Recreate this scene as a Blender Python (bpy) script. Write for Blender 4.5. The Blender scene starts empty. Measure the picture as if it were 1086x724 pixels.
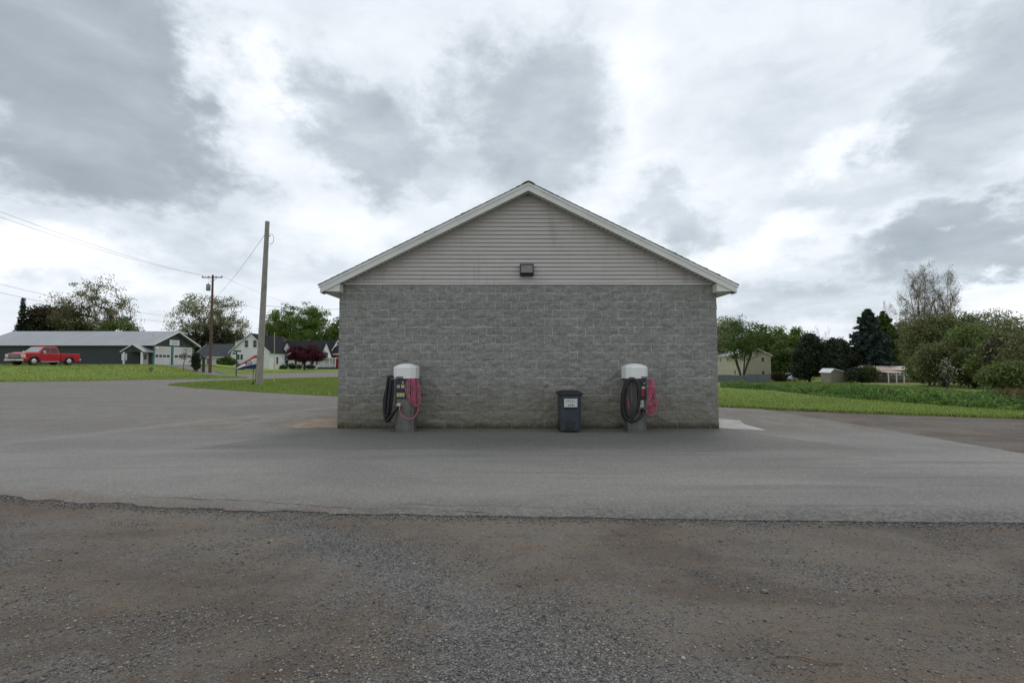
import bpy, bmesh, math, random
import numpy as np
from mathutils import Vector, Matrix, noise
from mathutils.geometry import delaunay_2d_cdt
random.seed(7); np.random.seed(7)
R = math.radians
scene = bpy.context.scene
col = scene.collection

# ------------------------------------------------------------------ survey
F = 487.0; CX = 543.0; CY = 362.0; CAMH = 1.6
TH = math.atan(22.0 / F)

def smooth(t):
    t = max(0.0, min(1.0, t)); return t * t * (3 - 2 * t)

def terr(x, y):
    z = 0.0
    if x > 0 and y > 17:
        z -= 0.03 * min(y - 17, 110) * smooth(x / 6.0)
    if x < -36 and y > 38.5:
        z += 1.22 * smooth((y - 38.5) / 7.0) * smooth((-x - 36) / 13.0) * (1 - .95 * smooth((y - 74) / 14.0))
    return z

def ray(px, py):
    v = (CY - py) / F
    return ((px - CX) / F, math.cos(TH) - v * math.sin(TH), math.sin(TH) + v * math.cos(TH))

def G(px, py):                       # ground point seen at a surveyed bearing
    d = ray(px, py); t = 5.0
    for k in range(60):
        z = terr(d[0] * t, d[1] * t)
        t2 = (CAMH - z) / max(1e-4, -d[2])
        t = 0.5 * t + 0.5 * min(t2, 900)
    return (d[0] * t, d[1] * t)

def A(px, py, Y):                    # point at distance Y on a surveyed bearing
    d = ray(px, py); t = Y / d[1]
    return (d[0] * t, Y, CAMH + d[2] * t)

def AX(px, Y): return A(px, 384, Y)[0]
def AZ(py, Y): return A(CX, py, Y)[2]

# ------------------------------------------------------------------ materials
def new_mat(name):
    m = bpy.data.materials.new(name); m.use_nodes = True
    nt = m.node_tree; b = nt.nodes['Principled BSDF']
    return m, nt, b

class N:                              # tiny node-graph helper
    def __init__(s, nt): s.nt = nt
    def node(s, t, **kw):
        n = s.nt.nodes.new(t)
        for k, v in kw.items(): setattr(n, k, v)
        return n
    def link(s, a, b): s.nt.links.new(a, b)
    def put(s, inp, v):
        if isinstance(v, bpy.types.NodeSocket): s.link(v, inp)
        elif isinstance(v, (tuple, list)) and len(v) == 3 and inp.type == 'RGBA': inp.default_value = (*v, 1)
        else: inp.default_value = v
    def m(s, op, a, b=0.0, c=None, clamp=False):
        n = s.node('ShaderNodeMath', operation=op, use_clamp=clamp)
        s.put(n.inputs[0], a); s.put(n.inputs[1], b)
        if c is not None: s.put(n.inputs[2], c)
        return n.outputs[0]
    def noise(s, vec, scale, detail=3, rough=.55, dist=0.0):
        n = s.node('ShaderNodeTexNoise'); s.link(vec, n.inputs['Vector'])
        n.inputs['Scale'].default_value = scale; n.inputs['Detail'].default_value = detail
        n.inputs['Roughness'].default_value = rough; n.inputs['Distortion'].default_value = dist
        return n.outputs['Fac']
    def voro(s, vec, scale, feature='F1'):
        n = s.node('ShaderNodeTexVoronoi', feature=feature); s.link(vec, n.inputs['Vector'])
        n.inputs['Scale'].default_value = scale
        return n.outputs
    def ramp(s, v, lo, hi, a=0.0, b=1.0):
        n = s.node('ShaderNodeMapRange', interpolation_type='SMOOTHSTEP'); s.put(n.inputs[0], v)
        for i, q in enumerate((lo, hi, a, b)): s.put(n.inputs[i + 1], q)
        return n.outputs[0]
    def mix(s, f, a, b, mode='MIX'):
        n = s.node('ShaderNodeMix', data_type='RGBA', blend_type=mode)
        s.put(n.inputs[0], f); s.put(n.inputs[6], a); s.put(n.inputs[7], b)
        return n.outputs[2]
    def mapping(s, vec, scale=(1, 1, 1), rot=(0, 0, 0), loc=(0, 0, 0)):
        n = s.node('ShaderNodeMapping'); s.link(vec, n.inputs[0])
        n.inputs['Scale'].default_value = scale; n.inputs['Rotation'].default_value = rot
        n.inputs['Location'].default_value = loc
        return n.outputs[0]
    def bump(s, h, strength, dist, prev=None):
        n = s.node('ShaderNodeBump'); s.link(h, n.inputs['Height'])
        n.inputs['Strength'].default_value = strength; n.inputs['Distance'].default_value = dist
        if prev is not None: s.link(prev, n.inputs['Normal'])
        return n.outputs[0]
    def coord(s, k='Object'): return s.node('ShaderNodeTexCoord').outputs[k]
    def xyz(s, vec):
        n = s.node('ShaderNodeSeparateXYZ'); s.link(vec, n.inputs[0]); return n.outputs

def simple(name, c, rough=.6, var=.12, scale=6.0, metal=0.0, bump=0.0, dirt=None, spec=None, coat=0.0):
    m, nt, b = new_mat(name); n = N(nt); v = n.coord()
    f = n.noise(v, scale, 4, .6)
    lo = tuple(x * (1 - var) for x in c); hi = tuple(min(1, x * (1 + var)) for x in c)
    cc = n.mix(n.ramp(f, .3, .7), lo, hi)
    if dirt:
        g = n.noise(v, scale * .35, 5, .7)
        cc = n.mix(n.ramp(g, .48, .8, 0, dirt[1]), cc, dirt[0])
    n.link(cc, b.inputs['Base Color'])
    b.inputs['Roughness'].default_value = rough; b.inputs['Metallic'].default_value = metal
    if spec is not None: b.inputs['Specular IOR Level'].default_value = spec
    if coat: b.inputs['Coat Weight'].default_value = coat
    if bump: n.link(n.bump(n.noise(v, scale * 4, 4), 1, bump), b.inputs['Normal'])
    return m

def leaf_mat(name, c1, c2, c3=None, trans=.35):
    m, nt, b = new_mat(name); n = N(nt); v = n.coord()
    g = n.node('ShaderNodeNewGeometry')
    f = n.noise(v, .55, 3, .6)
    cc = n.mix(n.ramp(f, .35, .65), c1, c2)
    if c3: cc = n.mix(n.ramp(g.outputs['Random Per Island'], .6, 1.0, 0, .8), cc, c3)
    hs = n.node('ShaderNodeHueSaturation'); n.link(cc, hs.inputs['Color'])
    n.link(n.ramp(g.outputs['Random Per Island'], 0, 1, .65, 1.35), hs.inputs['Value'])
    n.link(hs.outputs[0], b.inputs['Base Color']); b.inputs['Roughness'].default_value = .6
    b.inputs['Specular IOR Level'].default_value = .25
    t = n.node('ShaderNodeBsdfTranslucent'); n.link(hs.outputs[0], t.inputs[0])
    mx = n.node('ShaderNodeMixShader'); mx.inputs[0].default_value = trans
    n.link(b.outputs[0], mx.inputs[1]); n.link(t.outputs[0], mx.inputs[2])
    n.link(mx.outputs[0], nt.nodes['Material Output'].inputs[0])
    return m

# ------------------------------------------------------------------ mesh helpers
class MB:
    def __init__(s): s.v = []; s.f = []; s.smooth = []
    def add(s, vs, fs, sm=False, M=None):
        o = len(s.v)
        for p in vs:
            p = Vector(p)
            if M is not None: p = M @ p
            s.v.append(tuple(p))
        for f in fs: s.f.append([i + o for i in f]); s.smooth.append(sm)
        return s
    def box(s, x0, x1, y0, y1, z0, z1, M=None):
        vs = [(x0, y0, z0), (x1, y0, z0), (x1, y1, z0), (x0, y1, z0), (x0, y0, z1), (x1, y0, z1), (x1, y1, z1), (x0, y1, z1)]
        fs = [(0, 3, 2, 1), (4, 5, 6, 7), (0, 1, 5, 4), (1, 2, 6, 5), (2, 3, 7, 6), (3, 0, 4, 7)]
        return s.add(vs, fs, False, M)
    def prism(s, poly, a, b, axis='y', M=None, sm=False):   # poly in the two other axes
        n = len(poly); vs = []
        for t in (a, b):
            for p, q in poly:
                vs.append({'y': (p, t, q), 'x': (t, p, q), 'z': (p, q, t)}[axis])
        fs = [list(range(n))[::-1], list(range(n, 2 * n))]
        for i in range(n): fs.append((i, (i + 1) % n, n + (i + 1) % n, n + i))
        return s.add(vs, fs, sm, M)
    def loft(s, rings, caps=True, sm=True, M=None):
        n = len(rings[0]); vs = [p for r in rings for p in r]; fs = []
        for k in range(len(rings) - 1):
            for i in range(n):
                j = (i + 1) % n
                fs.append((k * n + i, k * n + j, (k + 1) * n + j, (k + 1) * n + i))
        s.add(vs, fs, sm, M)
        if caps:
            s.add(rings[0], [list(range(n))[::-1]], False, M); s.add(rings[-1], [list(range(n))], False, M)
        return s
    def tube(s, pts, rad, seg=8, caps=True, M=None):
        pts = [Vector(p) for p in pts]; k = len(pts)
        rads = rad if isinstance(rad, (list, tuple)) else [rad] * k
        up = None; rings = []
        for i, p in enumerate(pts):
            t = (pts[min(i + 1, k - 1)] - pts[max(i - 1, 0)])
            if t.length < 1e-9: t = Vector((0, 0, 1))
            t.normalize()
            if up is None:
                up = Vector((0, 0, 1)) if abs(t.z) < .9 else Vector((1, 0, 0))
            side = t.cross(up)
            if side.length < 1e-4: side = t.cross(Vector((1, 0, 0)))
            side.normalize(); up = side.cross(t).normalized()
            rings.append([tuple(p + (side * math.cos(2 * math.pi * j / seg) + up * math.sin(2 * math.pi * j / seg)) * rads[i]) for j in range(seg)])
        return s.loft(rings, caps, True, M)
    def cyl(s, c0, c1, r0, r1=None, seg=16, M=None):
        return s.tube([c0, c1], [r0, r0 if r1 is None else r1], seg, True, M)
    def build(s, name, m, parent=None):
        me = bpy.data.meshes.new(name); me.from_pydata(s.v, [], s.f)
        me.polygons.foreach_set('use_smooth', s.smooth)
        me.materials.append(m); me.update()
        bm = bmesh.new(); bm.from_mesh(me); bmesh.ops.recalc_face_normals(bm, faces=bm.faces); bm.to_mesh(me); bm.free()
        o = bpy.data.objects.new(name, me); col.objects.link(o)
        if parent: o.parent = parent
        return o

def bevel(o, w, seg=2):
    md = o.modifiers.new('bevel', 'BEVEL'); md.width = w; md.segments = seg; md.limit_method = 'ANGLE'; md.angle_limit = R(40)
    return o

def spline(pts, n=8):
    pts = [Vector(p) for p in pts]; out = []
    P = [2 * pts[0] - pts[1]] + pts + [2 * pts[-1] - pts[-2]]
    for i in range(1, len(P) - 2):
        for k in range(n):
            t = k / n; a, b, c, d = P[i - 1:i + 3]
            out.append(.5 * ((2 * b) + (c - a) * t + (2 * a - 5 * b + 4 * c - d) * t * t + (3 * b - a - 3 * c + d) * t ** 3))
    out.append(pts[-1]); return out

def tag(o, label=None, cat=None, group=None, kind=None):
    if label: o['label'] = label
    if cat: o['category'] = cat
    if group: o['group'] = group
    if kind: o['kind'] = kind
    return o
def empty(name, loc, rz=0.0, label=None, cat=None, group=None):
    o = bpy.data.objects.new(name, None); col.objects.link(o); o.location = loc; o.rotation_euler = (0, 0, rz)
    o.empty_display_size = .3
    return tag(o, label, cat, group)
def copy_tree(o, parent=None):
    c = o.copy(); col.objects.link(c)
    if parent: c.parent = parent
    for ch in [q for q in bpy.data.objects if q.parent == o]: copy_tree(ch, c)
    return c

# ------------------------------------------------------------------ camera, world, sun
cam = bpy.data.cameras.new('camera'); co = bpy.data.objects.new('camera', cam); col.objects.link(co)
co.location = (0, 0, CAMH); co.rotation_euler = (R(90) + TH, 0, 0)
cam.sensor_width = 36; cam.lens = 36 * F / 1086; cam.clip_end = 6000; cam.clip_start = .05
scene.camera = co
scene.view_settings.view_transform = 'Standard'; scene.view_settings.look = 'None'
scene.view_settings.exposure = .23; scene.view_settings.gamma = 1

SUN_EL = R(58); SUN_AZ = R(20)        # behind the cloud, beyond the building
w = bpy.data.worlds.new('World'); scene.world = w; w.use_nodes = True
nt = w.node_tree; n = N(nt); bg = nt.nodes['Background']
sky = n.node('ShaderNodeTexSky', sky_type='NISHITA', sun_disc=False)
sky.sun_elevation = SUN_EL; sky.sun_rotation = SUN_AZ
d = n.coord('Generated'); X, Y_, Z = n.xyz(d)
az = n.m('ARCTAN2', X, Y_)                                  # 0 = view axis, + right
el = n.m('ARCSINE', Z)
zz = n.m('ADD', n.m('MAXIMUM', Z, 0.0), .13)
cv = n.node('ShaderNodeCombineXYZ'); n.link(n.m('DIVIDE', X, zz), cv.inputs[0]); n.link(n.m('DIVIDE', Y_, zz), cv.inputs[1])
plane = cv.outputs[0]
big = n.noise(plane, .55, 7, .52, .25)
mid = n.noise(n.mapping(plane, loc=(7.3, 2.2, 0)), 1.5, 7, .55, .5)
fine = n.noise(n.mapping(d, scale=(1, 1, 2.2)), 7.5, 7, .56, .3)
wob1 = n.m('SUBTRACT', n.noise(n.mapping(d, scale=(1, 1, 1.6)), 3.2, 7, .62), .5)
wob2 = n.m('SUBTRACT', n.noise(n.mapping(d, scale=(1, 1, 1.6), loc=(5, 3, 1)), 3.2, 7, .62), .5)
azw = n.m('ADD', az, n.m('MULTIPLY', wob1, .62)); elw = n.m('ADD', el, n.m('MULTIPLY', wob2, .46))
def blob(px, py, rx, ry, soft=.55, rot=0.0):
    dd = Vector(ray(px, py)).normalized(); a0 = math.atan2(dd.x, dd.y); e0 = math.asin(dd.z)
    ux = n.m('SUBTRACT', azw, a0); uy = n.m('SUBTRACT', elw, e0)
    if rot:
        c, s_ = math.cos(rot), math.sin(rot)
        ux, uy = n.m('ADD', n.m('MULTIPLY', ux, c), n.m('MULTIPLY', uy, s_)), n.m('SUBTRACT', n.m('MULTIPLY', uy, c), n.m('MULTIPLY', ux, s_))
    rxa = rx / F * .8; rya = ry / F * .86
    q = n.m('ADD', n.m('POWER', n.m('ABSOLUTE', n.m('DIVIDE', ux, rxa)), 2.0), n.m('POWER', n.m('ABSOLUTE', n.m('DIVIDE', uy, rya)), 2.0))
    return n.ramp(n.m('SQRT', q), 1 + soft, 1 - soft, 0, 1)
dark = None
for (px, py, rx, ry, s_, st, ro) in [(85, 85, 150, 95, .3, 1.05, 0), (20, 150, 120, 60, .5, .35, 0), (200, 195, 70, 28, .6, .35, 0),
        (400, 130, 85, 55, .45, .66, 0), (555, 105, 100, 90, .4, .72, 0), (480, 170, 90, 30, .6, .45, 0), (690, 225, 55, 40, .5, .55, 0),
        (1070, 110, 65, 75, .5, .62, 0), (1060, 268, 130, 22, .6, .75, 0), (930, 200, 130, 30, .7, .3, 0), (870, 320, 150, 18, .7, .42, 0),
        (260, 250, 200, 20, .8, .25, 0), (130, 330, 160, 14, .8, .15, 0), (820, 90, 120, 40, .8, .22, 0)]:
    b_ = n.m('MULTIPLY', blob(px, py, rx, ry, s_, ro), st)
    dark = b_ if dark is None else n.m('MAXIMUM', dark, b_)
bright = None
for (px, py, rx, ry, s_, st) in [(275, 110, 40, 60, .6, .8), (670, 60, 70, 45, .9, .45), (915, 130, 40, 22, .7, .8), (40, 285, 120, 24, .7, .9),
        (640, 130, 50, 60, .9, .3), (1060, 320, 60, 22, .5, .9), (790, 265, 130, 20, .7, .5), (340, 200, 60, 30, .8, .4)]:
    b_ = n.m('MULTIPLY', blob(px, py, rx, ry, s_), st)
    bright = b_ if bright is None else n.m('MAXIMUM', bright, b_)
back = n.ramp(Y_, -.1, .25, 1, 0)                            # free-form cloud where no blob is surveyed
dark = n.m('ADD', dark, n.m('MULTIPLY', back, n.ramp(big, .45, .65, 0, .8)))
tone = n.m('ADD', n.m('MULTIPLY', n.m('SUBTRACT', mid, .5), .34), n.m('MULTIPLY', n.m('SUBTRACT', fine, .5), .46))
tone = n.m('ADD', tone, n.m('MULTIPLY', n.m('SUBTRACT', big, .5), .35))
lum = n.m('ADD', n.m('SUBTRACT', n.m('ADD', .68, n.m('MULTIPLY', bright, .3)), n.m('MULTIPLY', dark, .5)), tone, clamp=True)
cr = n.node('ShaderNodeValToRGB'); n.link(lum, cr.inputs[0])
cr.color_ramp.interpolation = 'B_SPLINE'
els = cr.color_ramp.elements
els[0].position = 0; els[0].color = (.29, .33, .375, 1)
els[1].position = 1; els[1].color = (1.02, 1.02, 1.03, 1)
for p, c in ((.25, (.38, .435, .485)), (.5, (.62, .68, .735)), (.72, (.78, .825, .875)), (.88, (.88, .905, .945))):
    e = els.new(p); e.color = (*c, 1)
cloud = n.mix(1.0, cr.outputs[0], (10, 10, 10), 'MULTIPLY')
cloud = n.mix(n.ramp(Z, -.02, .0), (2.2, 2.3, 2.2), cloud)
mask = n.ramp(fine, .1, .3, .86, .97)
n.link(n.mix(mask, sky.outputs[0], cloud), bg.inputs[0]); bg.inputs[1].default_value = .1

sun = bpy.data.lights.new('sun', 'SUN'); so = bpy.data.objects.new('sun', sun); col.objects.link(so)
sun.energy = .9; sun.angle = R(25); sun.color = (1, .95, .88)
so.rotation_euler = (R(90) - SUN_EL, 0, R(180) - SUN_AZ + math.pi * 0)
so.location = (0, 0, 30)

# ------------------------------------------------------------------ ground materials
def mat_dirt(name='dirt_gravel'):
    m, nt, b = new_mat(name); n = N(nt); v = n.coord()
    st = n.mapping(v, scale=(.55, 1.3, 1), rot=(0, 0, .25))
    big = n.noise(st, .55, 6, .62, .6)
    med = n.noise(n.mapping(v, loc=(9, 4, 0), scale=(.7, 1.2, 1)), 1.7, 6, .65, .3)
    c = n.mix(n.ramp(big, .4, .6), (.096, .071, .054), (.15, .13, .108))
    c = n.mix(n.ramp(med, .45, .72, 0, .75), c, (.165, .118, .08))
    c = n.mix(n.ramp(n.noise(v, .9, 5, .6), .52, .72, 0, .8), c, (.052, .043, .037))
    grav = n.ramp(n.noise(n.mapping(v, loc=(3, 8, 0)), .8, 6, .7, .8), .5, .62, 0, 1)
    vo = n.voro(v, 95); vo2 = n.voro(v, 42)
    rnd = n.node('ShaderNodeSeparateColor'); n.link(vo['Color'], rnd.inputs[0])
    stone = n.mix(n.ramp(rnd.outputs[0], .1, .95), (.075, .075, .075), (.31, .31, .305))
    X_, Y2, _z = n.xyz(v); q = n.m('SUBTRACT', Y2, 2.3)
    cx_ = n.m('SUBTRACT', n.m('SUBTRACT', .08, n.m('MULTIPLY', q, .4)), n.m('MULTIPLY', n.m('MULTIPLY', q, q), .25))
    dd = n.m('ABSOLUTE', n.m('ADD', n.m('SUBTRACT', X_, cx_), n.m('MULTIPLY', n.m('SUBTRACT', n.noise(v, 1.6, 6, .7), .5), 1.6)))
    sweep = n.m('MULTIPLY', n.ramp(dd, .62, .12), n.m('MULTIPLY', n.ramp(Y2, 4.75, 4.4), n.ramp(Y2, .5, 1.5)))
    grav = n.m('MAXIMUM', n.m('MULTIPLY', grav, .6), sweep)
    c = n.mix(n.m('MULTIPLY', grav, .68), c, stone)
    speck = n.m('MULTIPLY', n.ramp(rnd.outputs[1], .8, .92), n.ramp(vo['Distance'], .55, .25))
    c = n.mix(n.m('MULTIPLY', speck, .4), c, (.26, .25, .235))
    rr = n.node('ShaderNodeSeparateColor'); n.link(vo2['Color'], rr.inputs[0])
    c = n.mix(n.ramp(rr.outputs[2], .86, .9, 0, .35), c, (.035, .03, .028))
    hf = n.noise(v, 160, 3, .7)
    c = n.mix(n.ramp(hf, .3, .75, 0, 1), n.mix(.32, c, (0, 0, 0)), n.mix(.12, c, (.6, .58, .55)))
    n.link(c, b.inputs['Base Color']); b.inputs['Roughness'].default_value = .95
    b.inputs['Specular IOR Level'].default_value = .2
    h = n.m('ADD', n.m('MULTIPLY', n.m('SUBTRACT', 1.0, vo['Distance']), n.m('ADD', .3, grav)), n.m('MULTIPLY', n.noise(v, 12, 8, .7), 2.2))
    n.link(n.bump(h, .9, .012), b.inputs['Normal'])
    return m

def mat_asphalt(name, base=(.182, .174, .163), rough=.88):
    m, nt, b = new_mat(name); n = N(nt); v = n.coord(); x, y, z = n.xyz(v)
    big = n.noise(n.mapping(v, scale=(.35, 1.0, 1)), .45, 6, .6, .5)
    c = n.mix(n.ramp(big, .35, .65), tuple(q * .76 for q in base), tuple(q * 1.16 for q in base))
    blot = n.noise(n.mapping(v, scale=(.5, 1.1, 1), loc=(2, 7, 0)), 1.1, 6, .68, .7)
    c = n.mix(n.ramp(blot, .55, .75, 0, .5), c, tuple(q * .6 for q in base))
    c = n.mix(n.ramp(n.noise(n.mapping(v, scale=(.3, 1.4, 1), rot=(0, 0, -.2)), .8, 5, .6), .56, .7, 0, .35), c, (.21, .2, .185))
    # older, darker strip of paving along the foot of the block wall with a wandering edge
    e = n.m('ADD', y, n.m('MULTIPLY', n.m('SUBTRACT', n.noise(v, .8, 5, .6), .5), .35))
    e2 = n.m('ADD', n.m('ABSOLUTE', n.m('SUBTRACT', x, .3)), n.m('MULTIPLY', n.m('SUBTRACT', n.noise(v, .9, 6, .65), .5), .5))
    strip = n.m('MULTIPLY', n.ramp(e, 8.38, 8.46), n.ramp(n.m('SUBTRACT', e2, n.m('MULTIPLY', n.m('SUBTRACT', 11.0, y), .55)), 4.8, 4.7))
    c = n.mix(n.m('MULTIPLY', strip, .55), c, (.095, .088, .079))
    # tan run-off staining at the wall foot and mud carried over the front edge at the left
    foot = n.m('MULTIPLY', n.ramp(n.m('ADD', y, n.m('MULTIPLY', n.noise(v, 2.5, 5, .7), .7)), 10.7, 11.3), n.ramp(n.noise(v, 1.7, 5, .7), .4, .6, .1, .75))
    c = n.mix(foot, c, (.12, .095, .06))
    mud = n.m('SUBTRACT', n.m('ADD', n.m('MULTIPLY', x, -.32), n.m('MULTIPLY', n.noise(n.mapping(v, scale=(.6, 1.4, 1)), 1.3, 7, .72, .6), 3.4)), n.m('MULTIPLY', n.m('SUBTRACT', y, 4.9), 1.5))
    c = n.mix(n.ramp(mud, 1.7, 2.7, 0, .85), c, n.mix(n.noise(v, 3, 5, .7), (.075, .06, .05), (.17, .12, .085)))
    ln = n.m('SUBTRACT', n.m('SUBTRACT', n.m('ADD', y, n.m('MULTIPLY', n.m('SUBTRACT', n.noise(v, .6, 4, .6), .5), 1.5)), n.m('MULTIPLY', x, 2.0)), 29.0)
    c = n.mix(n.ramp(ln, -.3, .3, 0, .3), c, (.11, .106, .1))
    c = n.mix(n.m('MULTIPLY', n.ramp(n.m('ABSOLUTE', ln), 1.0, .1), .3), c, (.27, .26, .24))
    sp = n.voro(n.mapping(v, scale=(1, 1, 1)), 1.3); sc_ = n.node('ShaderNodeSeparateColor'); n.link(sp['Color'], sc_.inputs[0])
    drip = n.m('MULTIPLY', n.ramp(n.m('ADD', sp['Distance'], n.m('MULTIPLY', n.noise(v, 9, 4, .7), .12)), .17, .09), n.ramp(sc_.outputs[0], .8, .82))
    c = n.mix(n.m('MULTIPLY', drip, .55), c, (.045, .042, .04))
    vo = n.voro(v, 130); rc = n.node('ShaderNodeSeparateColor'); n.link(vo['Color'], rc.inputs[0])
    c = n.mix(n.ramp(rc.outputs[0], .2, 1, 0, .42), c, (.33, .32, .3)); c = n.mix(n.ramp(rc.outputs[1], .5, 1, 0, .42), c, (.04, .04, .04))
    vb = n.voro(v, 45); rb = n.node('ShaderNodeSeparateColor'); n.link(vb['Color'], rb.inputs[0])
    c = n.mix(n.ramp(rb.outputs[0], .9, .95, 0, .2), c, (.38, .37, .35)); c = n.mix(n.ramp(rb.outputs[1], .88, .95, 0, .22), c, (.05, .048, .045))
    tr_ = n.noise(n.mapping(v, scale=(.12, 2.6, 1), rot=(0, 0, .12)), 1.6, 5, .6)
    c = n.mix(n.m('MULTIPLY', n.ramp(tr_, .56, .66), n.ramp(y, 10.5, 9)), c, n.mix(.25, c, (.05, .05, .05)))
    # raveled band along the front edge
    rav = n.ramp(n.m('ADD', y, n.m('MULTIPLY', n.noise(v, 1.6, 6, .7), .8)), 5.75, 5.15)
    c = n.mix(n.m('MULTIPLY', n.m('MULTIPLY', rav, n.ramp(n.noise(v, 28, 4, .7), .38, .6)), .75), c, (.05, .048, .046))
    n.link(c, b.inputs['Base Color']); b.inputs['Roughness'].default_value = rough
    b.inputs['Specular IOR Level'].default_value = .25
    h = n.m('ADD', vo['Distance'], n.m('MULTIPLY', n.noise(v, 30, 5, .7), 1.5))
    n.link(n.bump(h, .5, .004), b.inputs['Normal'])
    return m

def mat_grass(name, c1, c2, c3, sc=1.0):
    m, nt, b = new_mat(name); n = N(nt); v = n.coord()
    c = n.mix(n.ramp(n.noise(v, .35 * sc, 6, .65), .35, .65), c1, c2)
    c = n.mix(n.ramp(n.noise(v, 1.8 * sc, 6, .7), .5, .72, 0, .7), c, c3)
    c = n.mix(n.ramp(n.noise(n.mapping(v, loc=(4, 1, 0)), .8 * sc, 7, .75), .56, .7, 0, .55), c, (.15, .125, .06))
    hf = n.noise(n.mapping(v, scale=(1, .5, 1)), 22, 5, .75)
    c = n.mix(n.ramp(hf, .3, .7, 0, 1), n.mix(.3, c, (.01, .02, .004)), n.mix(.15, c, (.45, .5, .12)))
    n.link(c, b.inputs['Base Color']); b.inputs['Roughness'].default_value = .9; b.inputs['Specular IOR Level'].default_value = .15
    n.link(n.bump(n.noise(v, 18, 6, .8), 1, .05), b.inputs['Normal'])
    return m

M_dirt = mat_dirt()
M_asph = mat_asphalt('asphalt')
M_street = mat_asphalt('street_asphalt', (.2, .196, .19))
M_lawn = mat_grass('lawn', (.14, .2, .034), (.18, .245, .042), (.21, .235, .06))
M_lawn2 = mat_grass('lawn_bright', (.135, .21, .034), (.17, .255, .044), (.2, .23, .06))
M_field = mat_grass('field', (.1, .155, .03), (.13, .195, .036), (.15, .17, .045), .6)
M_conc = simple('concrete', (.36, .355, .34), .9, .12, 3, 0, .002, ((.24, .2, .15), .7))
M_conc2 = simple('stained_concrete', (.27, .2, .14), .9, .25, 3, 0, .002, ((.2, .1, .065), .8))

# ------------------------------------------------------------------ ground sheets
def grid_axis(a, b, near, step, grow):
    out = [0.0]; s_ = step
    while out[-1] < b:
        if out[-1] > near: s_ *= grow
        out.append(out[-1] + s_)
    neg = [0.0]; s_ = step
    while neg[-1] > a:
        if -neg[-1] > near: s_ *= grow
        neg.append(neg[-1] - s_)
    return sorted(set(neg[1:] + out))
xs = grid_axis(-2500, 2500, 90, 2.0, 1.25); ys = grid_axis(-500, 3000, 130, 2.0, 1.25)
mb = MB(); vs = [(x, y, terr(x, y) - .03) for y in ys for x in xs]; nx = len(xs)
fs = [(j * nx + i, j * nx + i + 1, (j + 1) * nx + i + 1, (j + 1) * nx + i) for j in range(len(ys) - 1) for i in range(nx - 1)]
mb.add(vs, fs, True); tag(mb.build('ground', M_field), kind='structure')

def sheet(name, poly, off, mat, cell=2.0, skirt=0.0, follow=True, kind='structure'):
    P = [Vector(p[:2]) for p in poly]; k = len(P); xs = [p.x for p in P]; ys = [p.y for p in P]
    pts = list(P); edges = [(i, (i + 1) % k) for i in range(k)]
    if follow:
        x = math.floor(min(xs) / cell) * cell
        while x < max(xs):
            y = math.floor(min(ys) / cell) * cell
            while y < max(ys):
                pts.append(Vector((x + .0007, y + .0011))); y += cell
            x += cell
    V, E, Fc, _, _, _ = delaunay_2d_cdt(pts, edges, [list(range(k))], 1, 1e-5)
    mb = MB(); mb.add([(p.x, p.y, terr(p.x, p.y) + off) for p in V], [list(f) for f in Fc], False)
    if skirt:
        vs = [(p.x, p.y, terr(p.x, p.y) + off) for p in P] + [(p.x, p.y, terr(p.x, p.y) + off - skirt) for p in P]
        mb.add(vs, [(i, (i + 1) % k, k + (i + 1) % k, k + i) for i in range(k)], False)
    return tag(mb.build(name, mat), kind=kind)

def jag(pts, step, amp, freq=1.3, seed=0.0, closed=True):
    out = []; k = len(pts)
    for i in range(k if closed else k - 1):
        a = Vector(pts[i][:2]); b = Vector(pts[(i + 1) % k][:2]); L = (b - a).length
        if L < 1e-6: continue
        m = max(1, int(L / step)); nrm = Vector((-(b - a).y, (b - a).x)) / L
        for j in range(m):
            p = a + (b - a) * j / m
            q = noise.fractal(Vector((p.x * freq + seed, p.y * freq, seed)), .8, 2.1, 5) * amp
            out.append(p + nrm * q)
    if not closed: out.append(Vector(pts[-1][:2]))
    return out

# asphalt lot (flat)
front = [G(-420, 512), G(-150, 520), G(0, 527), G(100, 535), G(200, 541), G(350, 546), G(543, 549.5), G(800, 553), G(1086, 556), G(1300, 558)]
front = jag(front[:6], .04, .11, 1.7, 3.1, False)[:-1] + jag(front[5:], .04, .035, 2.2, 3.1, False)
right = [G(1300, 514), G(1086, 482), G(950, 458), G(800, 433), (7.9, 17.5), (7.6, 22), (7.2, 45)]
right = jag(right, .1, .03, 1.7, 5.0, False)
rest = [(-14, 90), (-30, 90), G(243, 393.4), G(205, 391.5), (-49.6, 74), (-49.6, 60.5), (-76, 60.5), (-76, 20), (-30, 4.8)]
lot = [Vector(p[:2]) for p in front] + right + [Vector(p) for p in rest]
sheet('asphalt_lot', lot, .02, M_asph, 2.0, .03)
# dirt yard in front and at the right
yard = [(-70, -30), (60, -30), (60, 7), G(1300, 461), G(1086, 444.5), G(900, 438), G(762, 432), (6.8, 17.2), (6.0, 12), (5.9, 6.2), (-12, 6.8), (-70, 12)]
sheet('dirt_yard', yard, .004, M_dirt, 3.0)
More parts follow.
